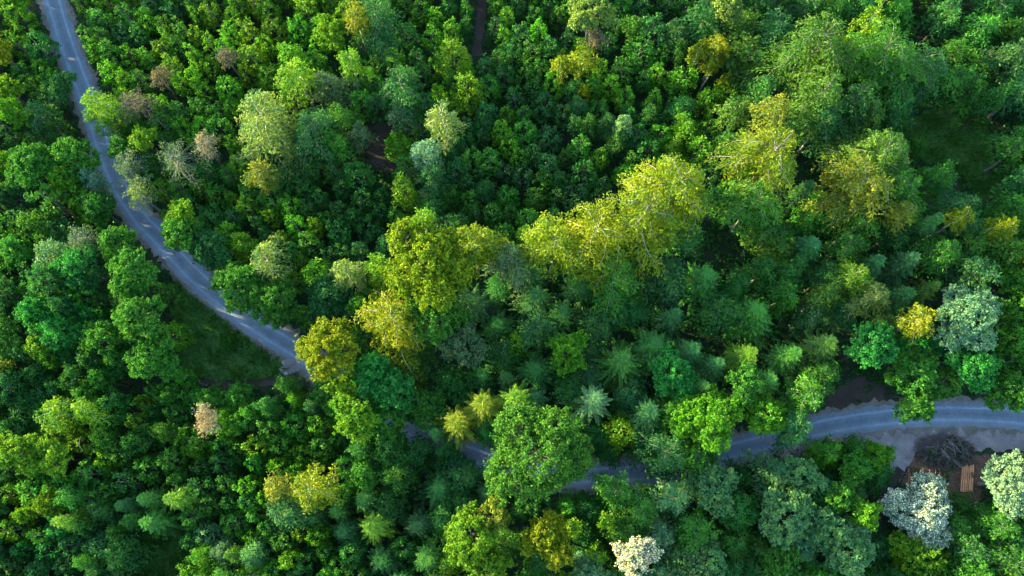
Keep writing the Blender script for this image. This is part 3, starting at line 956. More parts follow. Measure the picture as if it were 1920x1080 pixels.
REFS = []
U = rng.uniform
for (x, y, w, h, sort, col, H, label) in TREES:
    zc = {'r': 0.70, 'f': 0.72, 'c': 0.66, 'y': 0.62, 'd': 0.75, 'b': 0.68, 's': 0.5}[sort] * H
    p = at(x, y, zc)
    R = 0.5 * (w + 0.35 * (min(h, w * 1.2) - w)) * depth(p) / FOC * {'f': 1.12, 'c': 1.45}.get(sort, 1.0)
    big = float(np.clip(R / 8, 0.35, 1.0))
    if sort == 'r':
        cb, tb = broadleaf(R, H, min(H * 0.72, max(R * 1.6, 3.0)), cr=0.50 + 0.28 * big, m=36, leaf=0.40, dens=1.05)
    elif sort == 'f':
        show = 1.0 if 'limb' in label or 'branch' in label else 0.0
        cb, tb = feathery(R, H, min(H * 0.8, R * 1.7 + 2.0), nb=int(13 + 4.2 * R), leaf=0.46, leafy=0.85, droop=0.45, show=show, limb=1.25 if show else 0.8)
    elif sort == 'c':
        cb, tb = conifer(R, H, H * U(0.7, 0.85), leaf=U(0.5, 0.62), step=U(0.95, 1.3), nb=int(rng.integers(7, 10)), droop=U(0.2, 0.45))
    elif sort == 'y':
        cb, tb = young(R, H, H * 0.72, cr=0.30 * R + 0.15, m=30, k=int(26 + 14 * R), leaf=0.42)
    elif sort == 'd':
        cb, tb = feathery(R, H, min(H * 0.65, R * 1.8), nb=int(20 + 4 * R), leaf=0.34, leafy=0.34, aspect=0.4, droop=0.05, twig=0.03, show=1.0, fill=0.5)
    elif sort == 'b':
        cb, tb = broadleaf(R, H, min(H * 0.75, R * 1.6), cr=0.5, m=30, leaf=0.34, aspect=0.6, radial=0.5, dens=1.1)
    else:
        cb, tb = broadleaf(R, H, H * 0.9, cr=0.4, m=26, leaf=0.3, lobes=4)
    # a tree that hangs over the road grows from its verge and leans
    d = road_w - p[:2]
    k = int(np.argmin(np.hypot(d[:, 0], d[:, 1])))
    gap = float(np.hypot(*d[k]))
    if sort != 's' and gap < 3.2:
        tang = road_w[min(k + 1, len(road_w) - 1)] - road_w[max(k - 1, 0)]
        nrm = np.array((-tang[1], tang[0])) / np.linalg.norm(tang)
        sg = 1.0 if float(np.dot(p[:2] - road_w[k], nrm)) >= 0 else -1.0
        sh = nrm * sg * (3.3 - abs(float(np.dot(p[:2] - road_w[k], nrm))))
        p = p + np.array((sh[0], sh[1], 0))
        for q in (cb, tb):
            q.v = [v - np.outer(np.clip(v[:, 2] / zc, 0, 1.1), (sh[0], sh[1], 0)) for v in q.v]
    nm, cat = NAMES[sort]
    mat = {'c': M_NEEDLE, 'b': M_BLOSSOM}.get(sort, M_LEAF)
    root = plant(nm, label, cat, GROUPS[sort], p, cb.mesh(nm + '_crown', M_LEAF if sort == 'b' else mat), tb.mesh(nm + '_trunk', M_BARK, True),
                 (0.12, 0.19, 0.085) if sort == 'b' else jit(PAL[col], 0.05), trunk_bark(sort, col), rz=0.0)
    if sort == 'b':
        ctr = np.concatenate(cb.v).reshape(-1, 4, 3).mean(1)
        ctr = ctr[rng.random(len(ctr)) < 0.85]
        ctr = ctr + unit(ctr - np.array((0, 0, H * 0.45))) * 0.10 + rng.normal(0, 0.08, ctr.shape)
        fb = MB()
        fb.leaves(ctr, rand_unit(len(ctr)), unit(ctr - np.array((0, 0, H * 0.4))) + rng.normal(0, 0.5, ctr.shape), rng.uniform(0.12, 0.30, len(ctr)), 0.16, np.clip(rng.normal(0.5, 0.22, len(ctr)), 0, 1), 0.2)
        link('blossoms', fb.mesh('blossoms', M_BLOSSOM), root, PAL[col])
    MASKS.append((x, y, w / 2, h / 2))
    if sort != 's':
        REFS.append((x, y, label))

# ------------------------------------------------------------------ the many: prototypes of each kind, then copies
PROTO = {}


def proto(kind, n, fn, mat):
    PROTO[kind] = []
    for _ in range(n):
        cb, tb = fn()
        PROTO[kind].append((cb.mesh(kind + '_crown', mat), tb.mesh(kind + '_trunk', M_BARK, True)))


U = rng.uniform
proto('young_tree', 12, lambda: young(U(1.5, 1.8), 9, 7.2, cr=0.50, m=28, k=int(U(38, 52)), leaf=0.32), M_LEAF)
proto('sapling', 14, lambda: young(U(1.35, 1.65), 9, 7.0, cr=0.46, m=24, k=int(U(34, 48)), leaf=0.32), M_LEAF)
proto('broadleaf_tree', 10, lambda: broadleaf(U(2.5, 2.9), 12, 6.5, cr=0.66, m=34, leaf=0.38, lobes=6), M_LEAF)
proto('feathery_tree', 8, lambda: feathery(U(2.6, 3.0), 12, 6.0, nb=28, leaf=0.44, leafy=0.8, limb=0.8), M_LEAF)
proto('conifer_tree', 8, lambda: conifer(U(2.1, 2.4), 12, 9.5, leaf=0.5), M_NEEDLE)
BASE = {'sapling': (1.5, 9), 'young_tree': (1.65, 9), 'broadleaf_tree': (2.7, 12), 'feathery_tree': (2.8, 12), 'conifer_tree': (2.25, 12)}

# seeds of the wood's areas: x, y, crown width in px, height, kinds, colours
Sa, Yt, Br, Fe, Co = 'sapling', 'young_tree', 'broadleaf_tree', 'feathery_tree', 'conifer_tree'
dg, mg, bgr, yg, go, oc, bl, pg, py_, em, ol, gg = ('deep green', 'mid-green', 'bright green', 'yellow-green', 'golden', 'ochre', 'blue-green', 'pale green', 'pale yellow', 'emerald', 'olive', 'grey-green')
SEEDS = [
    (20, 30, 42, 11, [Yt, Yt, Br], [bgr, yg, mg]), (70, 120, 38, 8, [Yt], [dg, mg, bgr]), (30, 260, 46, 12, [Br, Yt], [mg, bgr, bl]),
    (140, 230, 44, 9, [Br, Yt], [dg, mg, bl]), (60, 390, 50, 13, [Br], [mg, mg, bgr, bl]), (160, 400, 50, 12, [Br, Yt], [mg, dg, bgr]), (40, 520, 52, 14, [Br], [mg, mg, bl, pg]),
    (130, 560, 52, 14, [Br], [mg, mg, bl, em]), (60, 640, 50, 13, [Br], [mg, bl, bgr]), (170, 700, 48, 12, [Br], [mg, dg]), (40, 730, 48, 11, [Br, Fe], [mg, dg, bl]),
    (180, 40, 38, 9, [Yt], [bgr, mg, mg]), (270, 60, 38, 9, [Yt], [mg, bgr, bl]), (340, 110, 38, 9.5, [Yt], [bgr, yg, yg, mg]), (430, 50, 40, 10, [Yt], [yg, bgr, yg, mg]),
    (520, 50, 40, 10, [Yt], [yg, bgr, yg]), (420, 180, 40, 9, [Yt], [yg, bgr, mg]), (360, 230, 38, 8.5, [Yt], [bgr, mg, dg]), (420, 370, 40, 9, [Yt], [mg, dg, bgr]),
    (560, 340, 38, 9, [Yt], [mg, dg, bl, bgr]), (640, 240, 44, 11, [Fe, Yt], [bl, mg, gg]), (640, 330, 38, 9, [Yt], [mg, bgr, dg]), (560, 420, 40, 9, [Yt], [bgr, yg, mg, dg]), (480, 430, 40, 9, [Yt], [mg, dg, yg, bgr]),
    (690, 430, 40, 9, [Yt], [dg, mg, bl]), (620, 560, 44, 10, [Yt, Br], [mg, dg, bl]), (760, 60, 38, 9, [Yt], [mg, dg, bgr]), (960, 60, 36, 9, [Yt], [mg, bgr, dg, bl]),
    (1000, 160, 38, 9, [Yt], [dg, bgr, bgr, mg]), (960, 260, 38, 9, [Yt], [mg, bgr, bl, dg]), (900, 350, 40, 9, [Yt, Yt, Fe], [dg, bl, mg]), (1050, 320, 38, 9, [Yt], [dg, bgr, bl, mg]),
    (1080, 220, 38, 9, [Yt, Fe], [bl, mg, dg]), (1180, 120, 40, 9, [Yt], [dg, bgr, mg]), (1230, 220, 42, 10, [Yt, Fe], [dg, bgr, bl]), (1230, 40, 42, 10, [Yt, Fe], [mg, dg, bl]), (1300, 240, 44, 10, [Yt, Fe], [mg, bgr, bl]),
    (1400, 120, 56, 13, [Fe], [bl, mg, ol]), (1420, 20, 54, 13, [Fe], [bl, mg, gg]), (1800, 40, 58, 13, [Fe], [bl, bl, mg, dg]), (1880, 110, 60, 13, [Fe], [bl, dg, mg]), (1900, 200, 60, 14, [Fe], [mg, dg, bl]),
    (1900, 360, 62, 13, [Fe], [bl, mg, dg]), (1290, 470, 60, 13, [Fe], [dg, bl]), (1440, 480, 64, 13, [Fe], [bl, dg, mg, ol]), (1540, 460, 60, 13, [Fe, Co], [dg, bl, mg]),
    (1680, 460, 62, 14, [Fe, Co], [dg, bl, mg, mg]), (1840, 480, 62, 14, [Fe], [mg, bl, mg]), (1880, 580, 62, 14, [Fe, Br], [mg, bgr, mg]), (1680, 540, 60, 14, [Co, Fe], [mg, ol, dg]),
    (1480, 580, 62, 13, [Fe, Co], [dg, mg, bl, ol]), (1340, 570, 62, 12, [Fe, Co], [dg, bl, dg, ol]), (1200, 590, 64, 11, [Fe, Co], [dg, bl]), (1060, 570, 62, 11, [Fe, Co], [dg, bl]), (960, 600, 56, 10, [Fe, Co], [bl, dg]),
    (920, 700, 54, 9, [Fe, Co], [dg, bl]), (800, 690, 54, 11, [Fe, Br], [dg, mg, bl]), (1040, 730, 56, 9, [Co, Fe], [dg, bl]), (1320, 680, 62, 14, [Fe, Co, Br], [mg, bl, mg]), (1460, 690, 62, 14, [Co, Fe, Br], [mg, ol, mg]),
    (1560, 720, 60, 13, [Br, Fe], [mg, dg, mg]), (1780, 720, 60, 12, [Br], [mg, mg, em]), (1290, 800, 56, 12, [Fe], [bl, mg]),
    (240, 780, 46, 13, [Yt, Yt, Br], [mg, yg, mg, dg]), (340, 760, 46, 13, [Yt, Br], [yg, mg, bgr, mg]), (450, 750, 46, 13, [Yt, Br], [mg, bgr, yg, mg]), (560, 760, 48, 13, [Yt, Fe], [mg, bgr, yg, bl]),
    (660, 780, 52, 15, [Br, Yt], [yg, mg, yg]), (620, 850, 48, 14, [Yt], [yg, mg, bgr]), (240, 870, 46, 13, [Yt, Yt, Br], [mg, dg, mg, yg]), (400, 870, 46, 13, [Yt], [mg, dg, bgr, mg]), (500, 850, 46, 13, [Yt], [mg, bgr, dg, yg]),
    (60, 930, 46, 12, [Yt, Yt, Br], [mg, dg, yg, mg]), (180, 930, 46, 12, [Yt, Yt, Fe], [mg, dg, mg, yg]), (300, 930, 46, 12, [Yt, Yt, Co], [mg, dg, mg]), (430, 980, 46, 12, [Yt], [mg, dg, bgr, mg]), (60, 1040, 50, 11, [Yt, Br], [mg, dg, em, bl]),
    (190, 1040, 50, 10, [Yt, Fe], [dg, bl, mg]), (420, 1060, 46, 12, [Yt, Fe], [mg, bgr, mg, pg]), (560, 1040, 46, 12, [Yt], [mg, bgr, dg, yg]), (650, 970, 48, 12, [Yt, Co], [mg, dg, mg]),
    (720, 860, 54, 13, [Br, Fe], [mg, dg]), (800, 890, 54, 9, [Co, Fe], [dg, bl]), (760, 960, 54, 10, [Co, Fe], [dg, bl, dg]), (720, 1050, 52, 11, [Co, Yt], [dg, mg, dg]),
    (960, 1060, 52, 12, [Br, Fe], [mg, yg]), (1220, 1010, 56, 12, [Fe, Br], [mg, pg, mg]), (1280, 1000, 60, 11, [Fe, Br], [mg, pg]), (1400, 940, 58, 10, [Br, Fe], [dg, mg, pg]), (1390, 1030, 58, 9, [Fe], [dg, dg, mg]), (1520, 1060, 56, 10, [Br], [mg, pg]),
    (1420, 880, 50, 8, [Fe], [dg, mg]), (1780, 1060, 60, 10, [Fe], [mg, bl]), (1680, 990, 46, 7, [Fe], [dg, mg]), (1060, 940, 50, 9, [Fe], [dg, mg]), (1120, 870, 40, 7, [Fe], [dg]),
]
for q in range(len(SEEDS)):
    s = SEEDS[q]
    if s[1] < 480 and s[0] > 120 and s[2] <= 42 and s[0] < 1290:
        SEEDS[q] = (s[0], s[1], s[2] * 0.90, s[3], ['sapling' if k == Yt else k for k in s[4]], s[5] + ([bgr] if s[0] < 700 else []))
for q in range(len(SEEDS)):
    s = SEEDS[q]
    if s[1] > 730 and s[0] < 700 and s[2] <= 50:
        SEEDS[q] = (s[0], s[1], s[2] * 0.84, s[3] * 0.95, *s[4:])
    if s[0] < 360 and 150 < s[1] < 740:
        SEEDS[q] = (s[0], s[1], s[2] * 0.88, s[3], [Br, Yt] if s[4] == [Br] else s[4], s[5])
SXY = np.array([(s[0], s[1]) for s in SEEDS], float)
cands = []
placed = []
cell = {}


def fits(x, y, r):
    g = 60
    for i in range(int(x // g) - 1, int(x // g) + 2):
        for j in range(int(y // g) - 1, int(y // g) + 2):
            for (a, b, c) in cell.get((i, j), ()):
                if (a - x) ** 2 + (b - y) ** 2 < (0.5 * (c + r) * 0.92) ** 2:
                    return False
    return True


def blocked(x, y, w):
    for (a, b, rx, ry) in MASKS:
        if ((x - a) / (rx + w * 0.12)) ** 2 + ((y - b) / (ry + w * 0.12)) ** 2 < 1:
            return True
    if near_line(x, y, ROAD_VIS) < 25 + w * 0.50 or near_line(x, y, ROAD_DIM) < 10 + w * 0.46:
        return True
    for q in OPEN:
        if in_poly(x, y, q):
            return True
        for k in range(8):
            if in_poly(x + math.cos(k * 0.785) * w * 0.42, y + math.sin(k * 0.785) * w * 0.42, q):
                return True
    return False


for _ in range(60000):
    x, y = rng.uniform(-30, 1950), rng.uniform(-30, 1115)
    i = int(np.argmin(np.hypot(SXY[:, 0] - x + rng.normal(0, 18), SXY[:, 1] - y + rng.normal(0, 18))))
    s = SEEDS[i]
    w = s[2] * math.exp(rng.normal(0, 0.18))
    if not fits(x, y, w) or blocked(x, y, w):
        continue
    kind = s[4][rng.integers(len(s[4]))]
    H = s[3] * math.exp(rng.normal(0, 0.10))
    p = at(x, y, 0.68 * H)
    if near_line(p[0], p[1], road_w) < 2.6:
        continue
    cell.setdefault((int(x // 60), int(y // 60)), []).append((x, y, w))
    placed.append((x, y, w, kind, s[5][rng.integers(len(s[5]))], H, p))

# at most 300 of a kind stand singly, the largest in view; the smallest rest make up one undergrowth of saplings
by_kind = {}
for q in placed:
    by_kind.setdefault(q[3], []).append(q)
singles, rest = [], []
for k, v in by_kind.items():
    v.sort(key=lambda q: -q[2])
    print('KIND', k, len(v))
    lim = 285 - sum(1 for t in TREES if NAMES[t[4]][0] == k)
    singles += v[:lim]
    rest += v[lim:]

ORD = ['nearest', 'second', 'third', 'fourth', 'fifth', 'sixth', 'seventh', 'eighth', 'ninth', 'tenth', 'eleventh', 'twelfth', 'thirteenth', 'fourteenth', 'fifteenth', 'sixteenth']
RXY = np.array([(a, b) for a, b, _ in REFS])
slots = {}
for n, q in enumerate(singles):
    d = RXY - np.array(q[:2])
    i = int(np.argmin(np.hypot(d[:, 0], d[:, 1])))
    dx, dy = q[0] - RXY[i, 0], q[1] - RXY[i, 1]
    way = ('above' if dy < 0 else 'below') if abs(dy) > abs(dx) else ('left of' if dx < 0 else 'right of')
    slots.setdefault((i, way, q[3]), []).append((math.hypot(dx, dy), n))
label_of = {}
NOUN = {'sapling': 'sapling', 'young_tree': 'young tree', 'broadleaf_tree': 'bushy tree', 'feathery_tree': 'feathery tree', 'conifer_tree': 'conifer'}
for (i, way, k), v in slots.items():
    v.sort()
    for r, (_d, n) in enumerate(v):
        ref = REFS[i][2]
        o = '' if len(v) == 1 else ORD[min(r, 15)] + ' '
        label_of[n] = f"{singles[n][4]} {NOUN[k]} {o}{way} the {ref}"
CATS = {'sapling': 'sapling', 'young_tree': 'young tree', 'broadleaf_tree': 'broadleaf tree', 'feathery_tree': 'broadleaf tree', 'conifer_tree': 'conifer'}
GR = {'sapling': 'saplings of the plantation', 'young_tree': GROUPS['y'], 'broadleaf_tree': GROUPS['r'], 'feathery_tree': GROUPS['f'], 'conifer_tree': GROUPS['c']}
for n, (x, y, w, kind, col, H, p) in enumerate(singles):
    cm, tm = PROTO[kind][rng.integers(len(PROTO[kind]))]
    R0, H0 = BASE[kind]
    s = 0.5 * w * {Yt: 1.28, Sa: 1.28, Co: 1.45}.get(kind, 1.42) * depth(p) / FOC / R0
    lab = ' '.join(label_of[n].split()[:16])
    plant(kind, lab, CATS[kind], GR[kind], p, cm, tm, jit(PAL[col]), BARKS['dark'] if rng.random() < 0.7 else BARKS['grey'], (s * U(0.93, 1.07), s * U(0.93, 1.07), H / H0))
print('THINGS', len(singles) + len(TREES), 'rest', len(rest))


# ------------------------------------------------------------------ woodland round the view, and the growth on the forest floor
def merged(name, items, mat, kind='stuff'):
    mb = MB()
    for (me, loc, s, rz) in items:
        v = np.empty(len(me.vertices) * 3, np.float32)
        me.vertices.foreach_get('co', v)
        v = v.reshape(-1, 3) * s
        c, sn = math.cos(rz), math.sin(rz)
        v = np.stack([v[:, 0] * c - v[:, 1] * sn, v[:, 0] * sn + v[:, 1] * c, v[:, 2]], 1) + loc
        f = np.empty(len(me.loops), np.int32)
        me.loops.foreach_get('vertex_index', f)
        t = np.empty(len(me.polygons), np.float32)
        me.attributes['tint'].data.foreach_get('value', t)
        mb.quads(v, f.reshape(-1, 4), t)
    return mb


low = []
for _ in range(5):
    cb, tb = young(2.2, 11, 8, cr=0.9, m=14, k=24, leaf=0.75)
    tb.quads(np.concatenate(cb.v), np.concatenate(cb.f), np.concatenate(cb.t))
    low.append(tb.mesh('woodland_piece', M_LEAF))
items = []
tries = []
for _ in range(9000):
    q = np.array((U(-132, 132), U(-58, 118), 0.0))
    x, y = to_px(q + np.array((0, 0, 7.0)))
    x0, y0 = to_px(q)
    if -40 < x < 1960 and -40 < y < 1125:
        continue
    if near_line(q[0], q[1], road_w) < 4.5:
        continue
    if any((q[0] - a) ** 2 + (q[1] - b) ** 2 < 9.5 for a, b in tries):
        continue
    tries.append((q[0], q[1]))
    items.append((low[rng.integers(5)], q, np.array((1, 1, 1)) * U(0.8, 1.15), U(0, 6.28)))
for (x, y, w, kind, col, H, p) in rest:
    items.append((low[rng.integers(5)], np.array((p[0], p[1], 0.0)), np.array((0.75, 0.75, H / 11)), U(0, 6.28)))
wl = link('woodland', merged('woodland', items, M_LEAF).mesh('woodland', M_LEAF), None, PAL['mid-green'])
tag(wl, 'green woodland carrying on all round the view', 'woodland', None, 'stuff')
for me in low:
    bpy.data.meshes.remove(me)

POLY_W = [[at(*p)[:2] for p in q] for q in (MEADOW_1, MEADOW_2, MEADOW_3, GRAVEL, [(1690, 895), (1712, 850), (1800, 842), (1930, 850), (1930, 912), (1842, 905), (1834, 945), (1690, 955)],
                                            [(685, 225), (735, 215), (745, 260), (745, 330), (690, 330), (680, 280)], [(1545, 790), (1550, 740), (1600, 708), (1660, 725), (1670, 775)])]
trackw = [smooth_line([at(*p)[:2] for p in t]) for t in (TRACK, TRACK2, TRACK3)]
C, D, Sx = [], [], []
for _ in range(24000):
    q = np.array((U(-98, 98), U(-28, 84)))
    if near_line(q[0], q[1], road_w) < 2.9 or any(near_line(q[0], q[1], t) < 1.0 for t in trackw):
        continue
    k = next((k for k, w in enumerate(POLY_W) if in_poly(q[0], q[1], w)), -1)
    if k in (0, 1, 2, 3) and rng.random() > 0.03 or k == 4 and rng.random() > 0.08 or k > 4 and rng.random() > 0.15:
        continue
    h = U(0.2, 1.0) ** 1.5 * 1.6
    C.append((q[0], q[1], h * 0.6))
    Sx.append(0.35 + h * 0.45)
C, Sx = np.array(C), np.array(Sx)
mb = MB()
clump_leaves(mb, C, np.tile((0, 0, 1.0), (len(C), 1)), Sx, 12, 0.5, 0.5, 0.8, 0.1)
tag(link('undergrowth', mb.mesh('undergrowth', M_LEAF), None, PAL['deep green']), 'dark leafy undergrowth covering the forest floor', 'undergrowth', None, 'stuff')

# grass of the clearings and verges
P = []
for w, n in ((POLY_W[0], 9000), (POLY_W[1], 12000), (POLY_W[2], 2500)):
    w = np.array(w)
    lo, hi = w.min(0), w.max(0)
    for _ in range(n):
        q = (U(lo[0], hi[0]), U(lo[1], hi[1]))
        if in_poly(q[0], q[1], w) and near_line(q[0], q[1], road_w) > 2.4:
            P.append(q)
for _ in range(9000):
    i = rng.integers(len(road_w))
    q = road_w[i] + rng.normal(0, 0.8, 2)
    a = U(0, 6.28)
    q = road_w[i] + np.array((math.cos(a), math.sin(a))) * U(2.35, 3.4)
    if 2.3 + 0.5 * rng.random() < near_line(q[0], q[1], road_w) < 3.4 and not any(in_poly(q[0], q[1], w) for w in POLY_W[3:5]):
        P.append(tuple(q))
P = np.array(P)
n = len(P)
hh = rng.uniform(0.15, 0.5, n) * (0.6 + 0.8 * (np.sin(P[:, 0] * 0.9) * np.sin(P[:, 1] * 1.1 + 1) > 0.1))
mb = MB()
for k in range(3):
    A = np.stack([rng.normal(0, 0.45, n), rng.normal(0, 0.45, n), np.ones(n)], 1)
    mb.leaves(np.column_stack([P + rng.normal(0, 0.12, (n, 2)), hh * 0.5 + 0.01]), A, rand_unit(n) + np.array((0, 0, 0.4)), hh, 0.11, np.clip(rng.normal(0.45, 0.2, n), 0, 1), 0.05)
tag(link('grass', mb.mesh('grass', M_LEAF), None, (0.065, 0.18, 0.024)), 'short dark grass of the clearings and road verges', 'grass', None, 'stuff')
# ------------------------------------------------------------------ the timber clearing
def rod(a, b, r0, r1=None, sides=9, k=4, bend=0.0):
    mb = MB()
    a, b = np.array(a, float), np.array(b, float)
    p = limb_curve(a, b, bend, k) if bend else a + (b - a) * np.linspace(0, 1, k)[:, None]
    r = np.linspace(r0, r1 if r1 else r0, k) * rng.uniform(0.95, 1.05, k)
    mb.tube(p, r, sides)
    return mb, p, r


def disc(c, nrm, r, sides=9):
    nrm = unit(np.array(nrm, float))
    ref = np.array((0, 0, 1.0)) if abs(nrm[2]) < 0.9 else np.array((1.0, 0, 0))
    u = unit(np.cross(nrm, ref))
    v = np.cross(nrm, u)
    mb = MB()
    pts = [c]
    for i in range(sides * 2):
        a = np.pi * i / sides
        pts.append(c + (u * math.cos(a) + v * math.sin(a)) * r)
    f = [(0, 1 + 2 * i, 2 + 2 * i, 1 + (2 * i + 2) % (sides * 2)) for i in range(sides)]
    mb.quads(np.array(pts), f)
    return mb


def log(name, label, group, a, b, r, mat):
    base = (np.array(a) + np.array(b)) / 2
    base[2] = 0
    mb, p, rr = rod(np.array(a) - base, np.array(b) - base, r, r * 0.92)
    o = link(name, mb.mesh(name, mat, True))
    o.location = base
    tag(o, label, 'log', group)
    for e, s in ((0, -1), (-1, 1)):
        ax = unit(p[-1] - p[0]) * s
        link('cut_end', disc(p[e] + ax * 0.004, ax, rr[e] * 0.985).mesh('cut_end', M_CUT), o)
    return o


PLACE = ['outermost left', 'second from the left', 'third from the left', 'third from the right', 'second from the right', 'outermost right']
for i in range(6):
    x = 1803.5 + i * 4.0
    a, b = at(x - 1.5, 922 + U(-1, 1), 0.17), at(x + 1.8, 873 + U(-2, 2), 0.17)
    log('log', f'peeled reddish-brown log {PLACE[i]} in the neat row of six', 'logs of the neat row', a, b, U(0.12, 0.155), M_LOG)
# dark weathered poles lying side by side left of the row
XS = [1699, 1703, 1706, 1711, 1719, 1727, 1733, 1741, 1748, 1757, 1765, 1772]
WHICH = ['leftmost', 'second from the left', 'third from the left', 'fourth from the left', 'fifth from the left', 'sixth from the left', 'sixth from the right', 'fifth from the right',
         'fourth from the right', 'third from the right', 'second from the right', 'rightmost']
for i, x in enumerate(XS):
    a, b = at(x + U(-5, 5), 926 + U(-14, 6), 0.13 + U(0, 0.04)), at(x + U(-5, 5), 882 + U(-5, 8), 0.13 + U(0, 0.1))
    log('pole', f'weathered brown pole {WHICH[i]} of the scattered heap by the brush pile', 'poles of the scattered heap', a, b, U(0.09, 0.14), M_POLE)

# heap of cut branches
c0 = at(1770, 845, 0)
bp = bpy.data.objects.new('brush_pile', None)
bp.location = c0
COL.objects.link(bp)
tag(bp, 'heap of cut branches and brown twigs between gravel and logs', 'brush pile')
mb = MB()
for _ in range(1500):
    a = U(0, 6.28)
    q = math.sqrt(U(0, 1))
    cx, cyy = math.cos(a) * q * 4.6, math.sin(a) * q * 2.5
    hz = 1.7 * (1 - q ** 2) * U(0.1, 1.0) + 0.05
    l = U(0.5, 1.6)
    d = unit(np.array((rng.normal(), rng.normal(), rng.normal() * 0.3)))
    s = np.array((cx, cyy, hz))
    e = s + d * l
    e[2] = max(e[2], 0.03)
    mb.tube(limb_curve(s, e, 0.08, 4), np.linspace(U(0.02, 0.045), 0.008, 4), 4)
link('twigs', mb.mesh('twigs', M_TWIG), bp)
for _ in range(22):
    a = U(0, 6.28)
    q = math.sqrt(U(0, 0.75))
    s = np.array((math.cos(a) * q * 4.0, math.sin(a) * q * 2.0, 1.75 * (1 - q ** 2) + 0.12))
    d = unit(np.array((rng.normal(), rng.normal(), rng.normal() * 0.12)))
    l = U(1.2, 3.0)
    e = s + d * l
    e[2] = max(0.1, e[2])
    m1 = MB()
    m1.tube(limb_curve(s, e, 0.15, 5), np.linspace(U(0.05, 0.085), 0.025, 5), 6)
    s2 = s + (e - s) * 0.5
    m1.tube(limb_curve(s2, s2 + unit(d + rng.normal(0, 0.6, 3) * np.array((1, 1, 0.2))) * l * 0.4, 0.05, 4), np.linspace(0.04, 0.012, 4), 5)
    link('branch', m1.mesh('branch', M_GREYWOOD, True), bp)
k = 130
ang, q = rng.uniform(0, 6.28, k), np.sqrt(rng.uniform(0, 1, k))
Cc = np.stack([np.cos(ang) * q * 4.6, np.sin(ang) * q * 2.4, 1.5 * (1 - q ** 2) * rng.uniform(0.6, 1, k) + 0.1], 1)
keep = (Cc[:, 0] > -0.5) | (Cc[:, 1] < -0.6)
mb = MB()
clump_leaves(mb, Cc[keep], np.tile((0, 0, 1.0), (int(keep.sum()), 1)), 0.4, 14, 0.25, 0.5)
link('leaves', mb.mesh('leaves', M_LEAF), bp, (0.03, 0.06, 0.02))

# chips of bark and dead sticks lying on the soil
mb = MB()
for _ in range(450):
    g = at(U(1690, 1925), U(852, 945), 0.04)
    a = U(0, 6.28)
    l = U(0.15, 0.7)
    d = np.array((math.cos(a), math.sin(a), U(-0.02, 0.05)))
    mb.tube(np.stack([g - d * l / 2, g, g + d * l / 2]), (U(0.012, 0.035),) * 3, 4)
tag(link('wood_litter', mb.mesh('wood_litter', M_POLE)), 'brown sticks and bark chips strewn over the bare soil', 'wood litter', None, 'stuff')


# gravel heaps
def heap(label, px, py, rx, ry, h):
    c = at(px, py, 0)
    v, f = [], []
    nr, na = 14, 40
    for i in range(nr + 1):
        q = i / nr
        for j in range(na):
            a = 2 * np.pi * j / na
            e = 1 + 0.14 * math.sin(3 * a + px) + 0.08 * math.sin(5 * a + 2)
            z = h * (1 - q ** 1.6) + rng.normal(0, 0.05) * (1 - q) - 0.02 * (q > 0.99)
            v.append((math.cos(a) * rx * q * e, math.sin(a) * ry * q * e, max(z, -0.02)))
    for i in range(nr):
        for j in range(na):
            j2 = (j + 1) % na
            f.append((i * na + j, (i + 1) * na + j, (i + 1) * na + j2, i * na + j2))
    mb = MB()
    mb.quads(np.array(v), f)
    o = link('gravel_heap', mb.mesh('gravel_heap', M_GRAVEL, True))
    o.location = c
    tag(o, label, 'gravel heap')


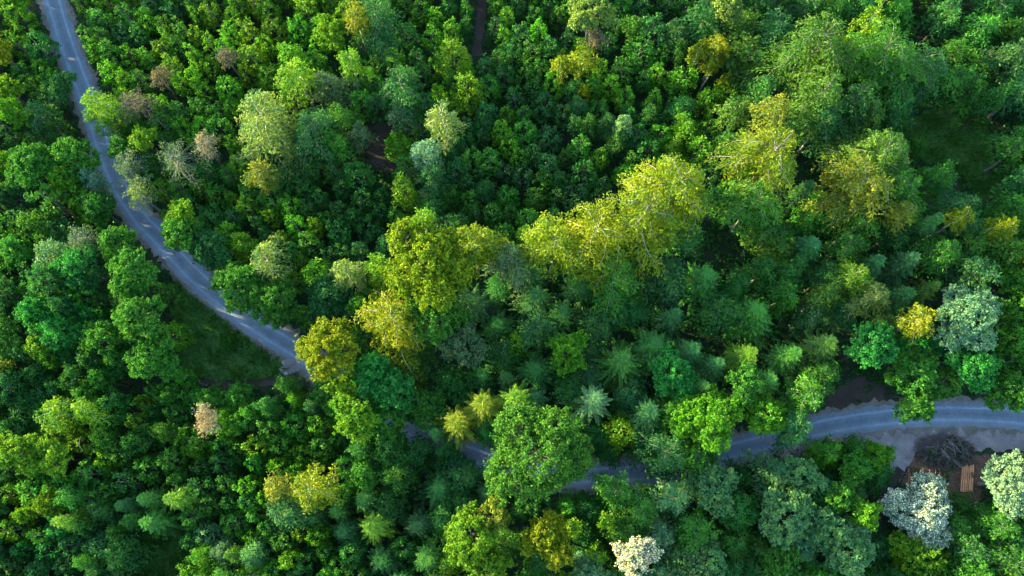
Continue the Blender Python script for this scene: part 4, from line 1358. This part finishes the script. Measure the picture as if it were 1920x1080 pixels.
heap('grey gravel heap half hidden by the pale green tree', 1492, 852, 2.3, 1.2, 0.7)
heap('small rubbly gravel heap at the road end', 543, 688, 1.5, 1.3, 0.45)


def boulder(px, py, r, label):
    c = at(px, py, 0)
    bm_v, f = [], []
    nr, na = 8, 12
    off = rng.normal(0, 1, 6)
    for i in range(nr + 1):
        th = np.pi * i / nr
        for j in range(na):
            a = 2 * np.pi * j / na
            d = np.array((math.sin(th) * math.cos(a), math.sin(th) * math.sin(a), math.cos(th)))
            e = 1 + 0.18 * math.sin(3 * d[0] + off[0] + 2 * d[1]) + 0.15 * math.sin(4 * d[1] + off[1]) + 0.12 * math.sin(5 * d[2] + off[2])
            bm_v.append(d * e * r * np.array((1, 0.8, 0.6)))
    for i in range(nr):
        for j in range(na):
            f.append((i * na + j, (i + 1) * na + j, (i + 1) * na + (j + 1) % na, i * na + (j + 1) % na))
    mb = MB()
    mb.quads(np.array(bm_v), f)
    o = link('boulder', mb.mesh('boulder', M_STONE))
    o.location = (c[0], c[1], r * 0.3)
    tag(o, label, 'boulder', 'boulders at the road end')


boulder(530, 693, 0.5, 'largest pale boulder on the rubble at the road end')
boulder(537, 701, 0.35, 'middling pale boulder below the largest one')
boulder(549, 694, 0.3, 'small pale boulder nearest the golden tree')
boulder(531, 680, 0.28, 'small pale boulder on the verge above the rubble')


def dead_branch(name, label, a, b, z0, z1):
    p, q = at(*a, z0), at(*b, z1)
    base = np.array((p[0], p[1], 0))
    mb = MB()
    mb.tube(limb_curve(p - base, q - base, 0.3, 6), np.linspace(0.06, 0.02, 6), 6)
    mid = (p + q) / 2 - base
    mb.tube(limb_curve(mid, mid + (q - p) * 0.4 + np.array((0.6, 0.5, 0)), 0.1, 4), np.linspace(0.06, 0.015, 4), 5)
    o = link(name, mb.mesh(name, M_BARK, True), None, BARKS['pale'])
    o.location = base
    tag(o, label, 'dead branch')


dead_branch('dead_branch', 'bare pale branch jutting from the white blossoming tree', (1795, 950), (1830, 948), 5.0, 5.5)
dead_branch('dead_branch', 'bare whitish branch lodged between the lower plantation crowns', (155, 846), (142, 822), 8.0, 9.5)
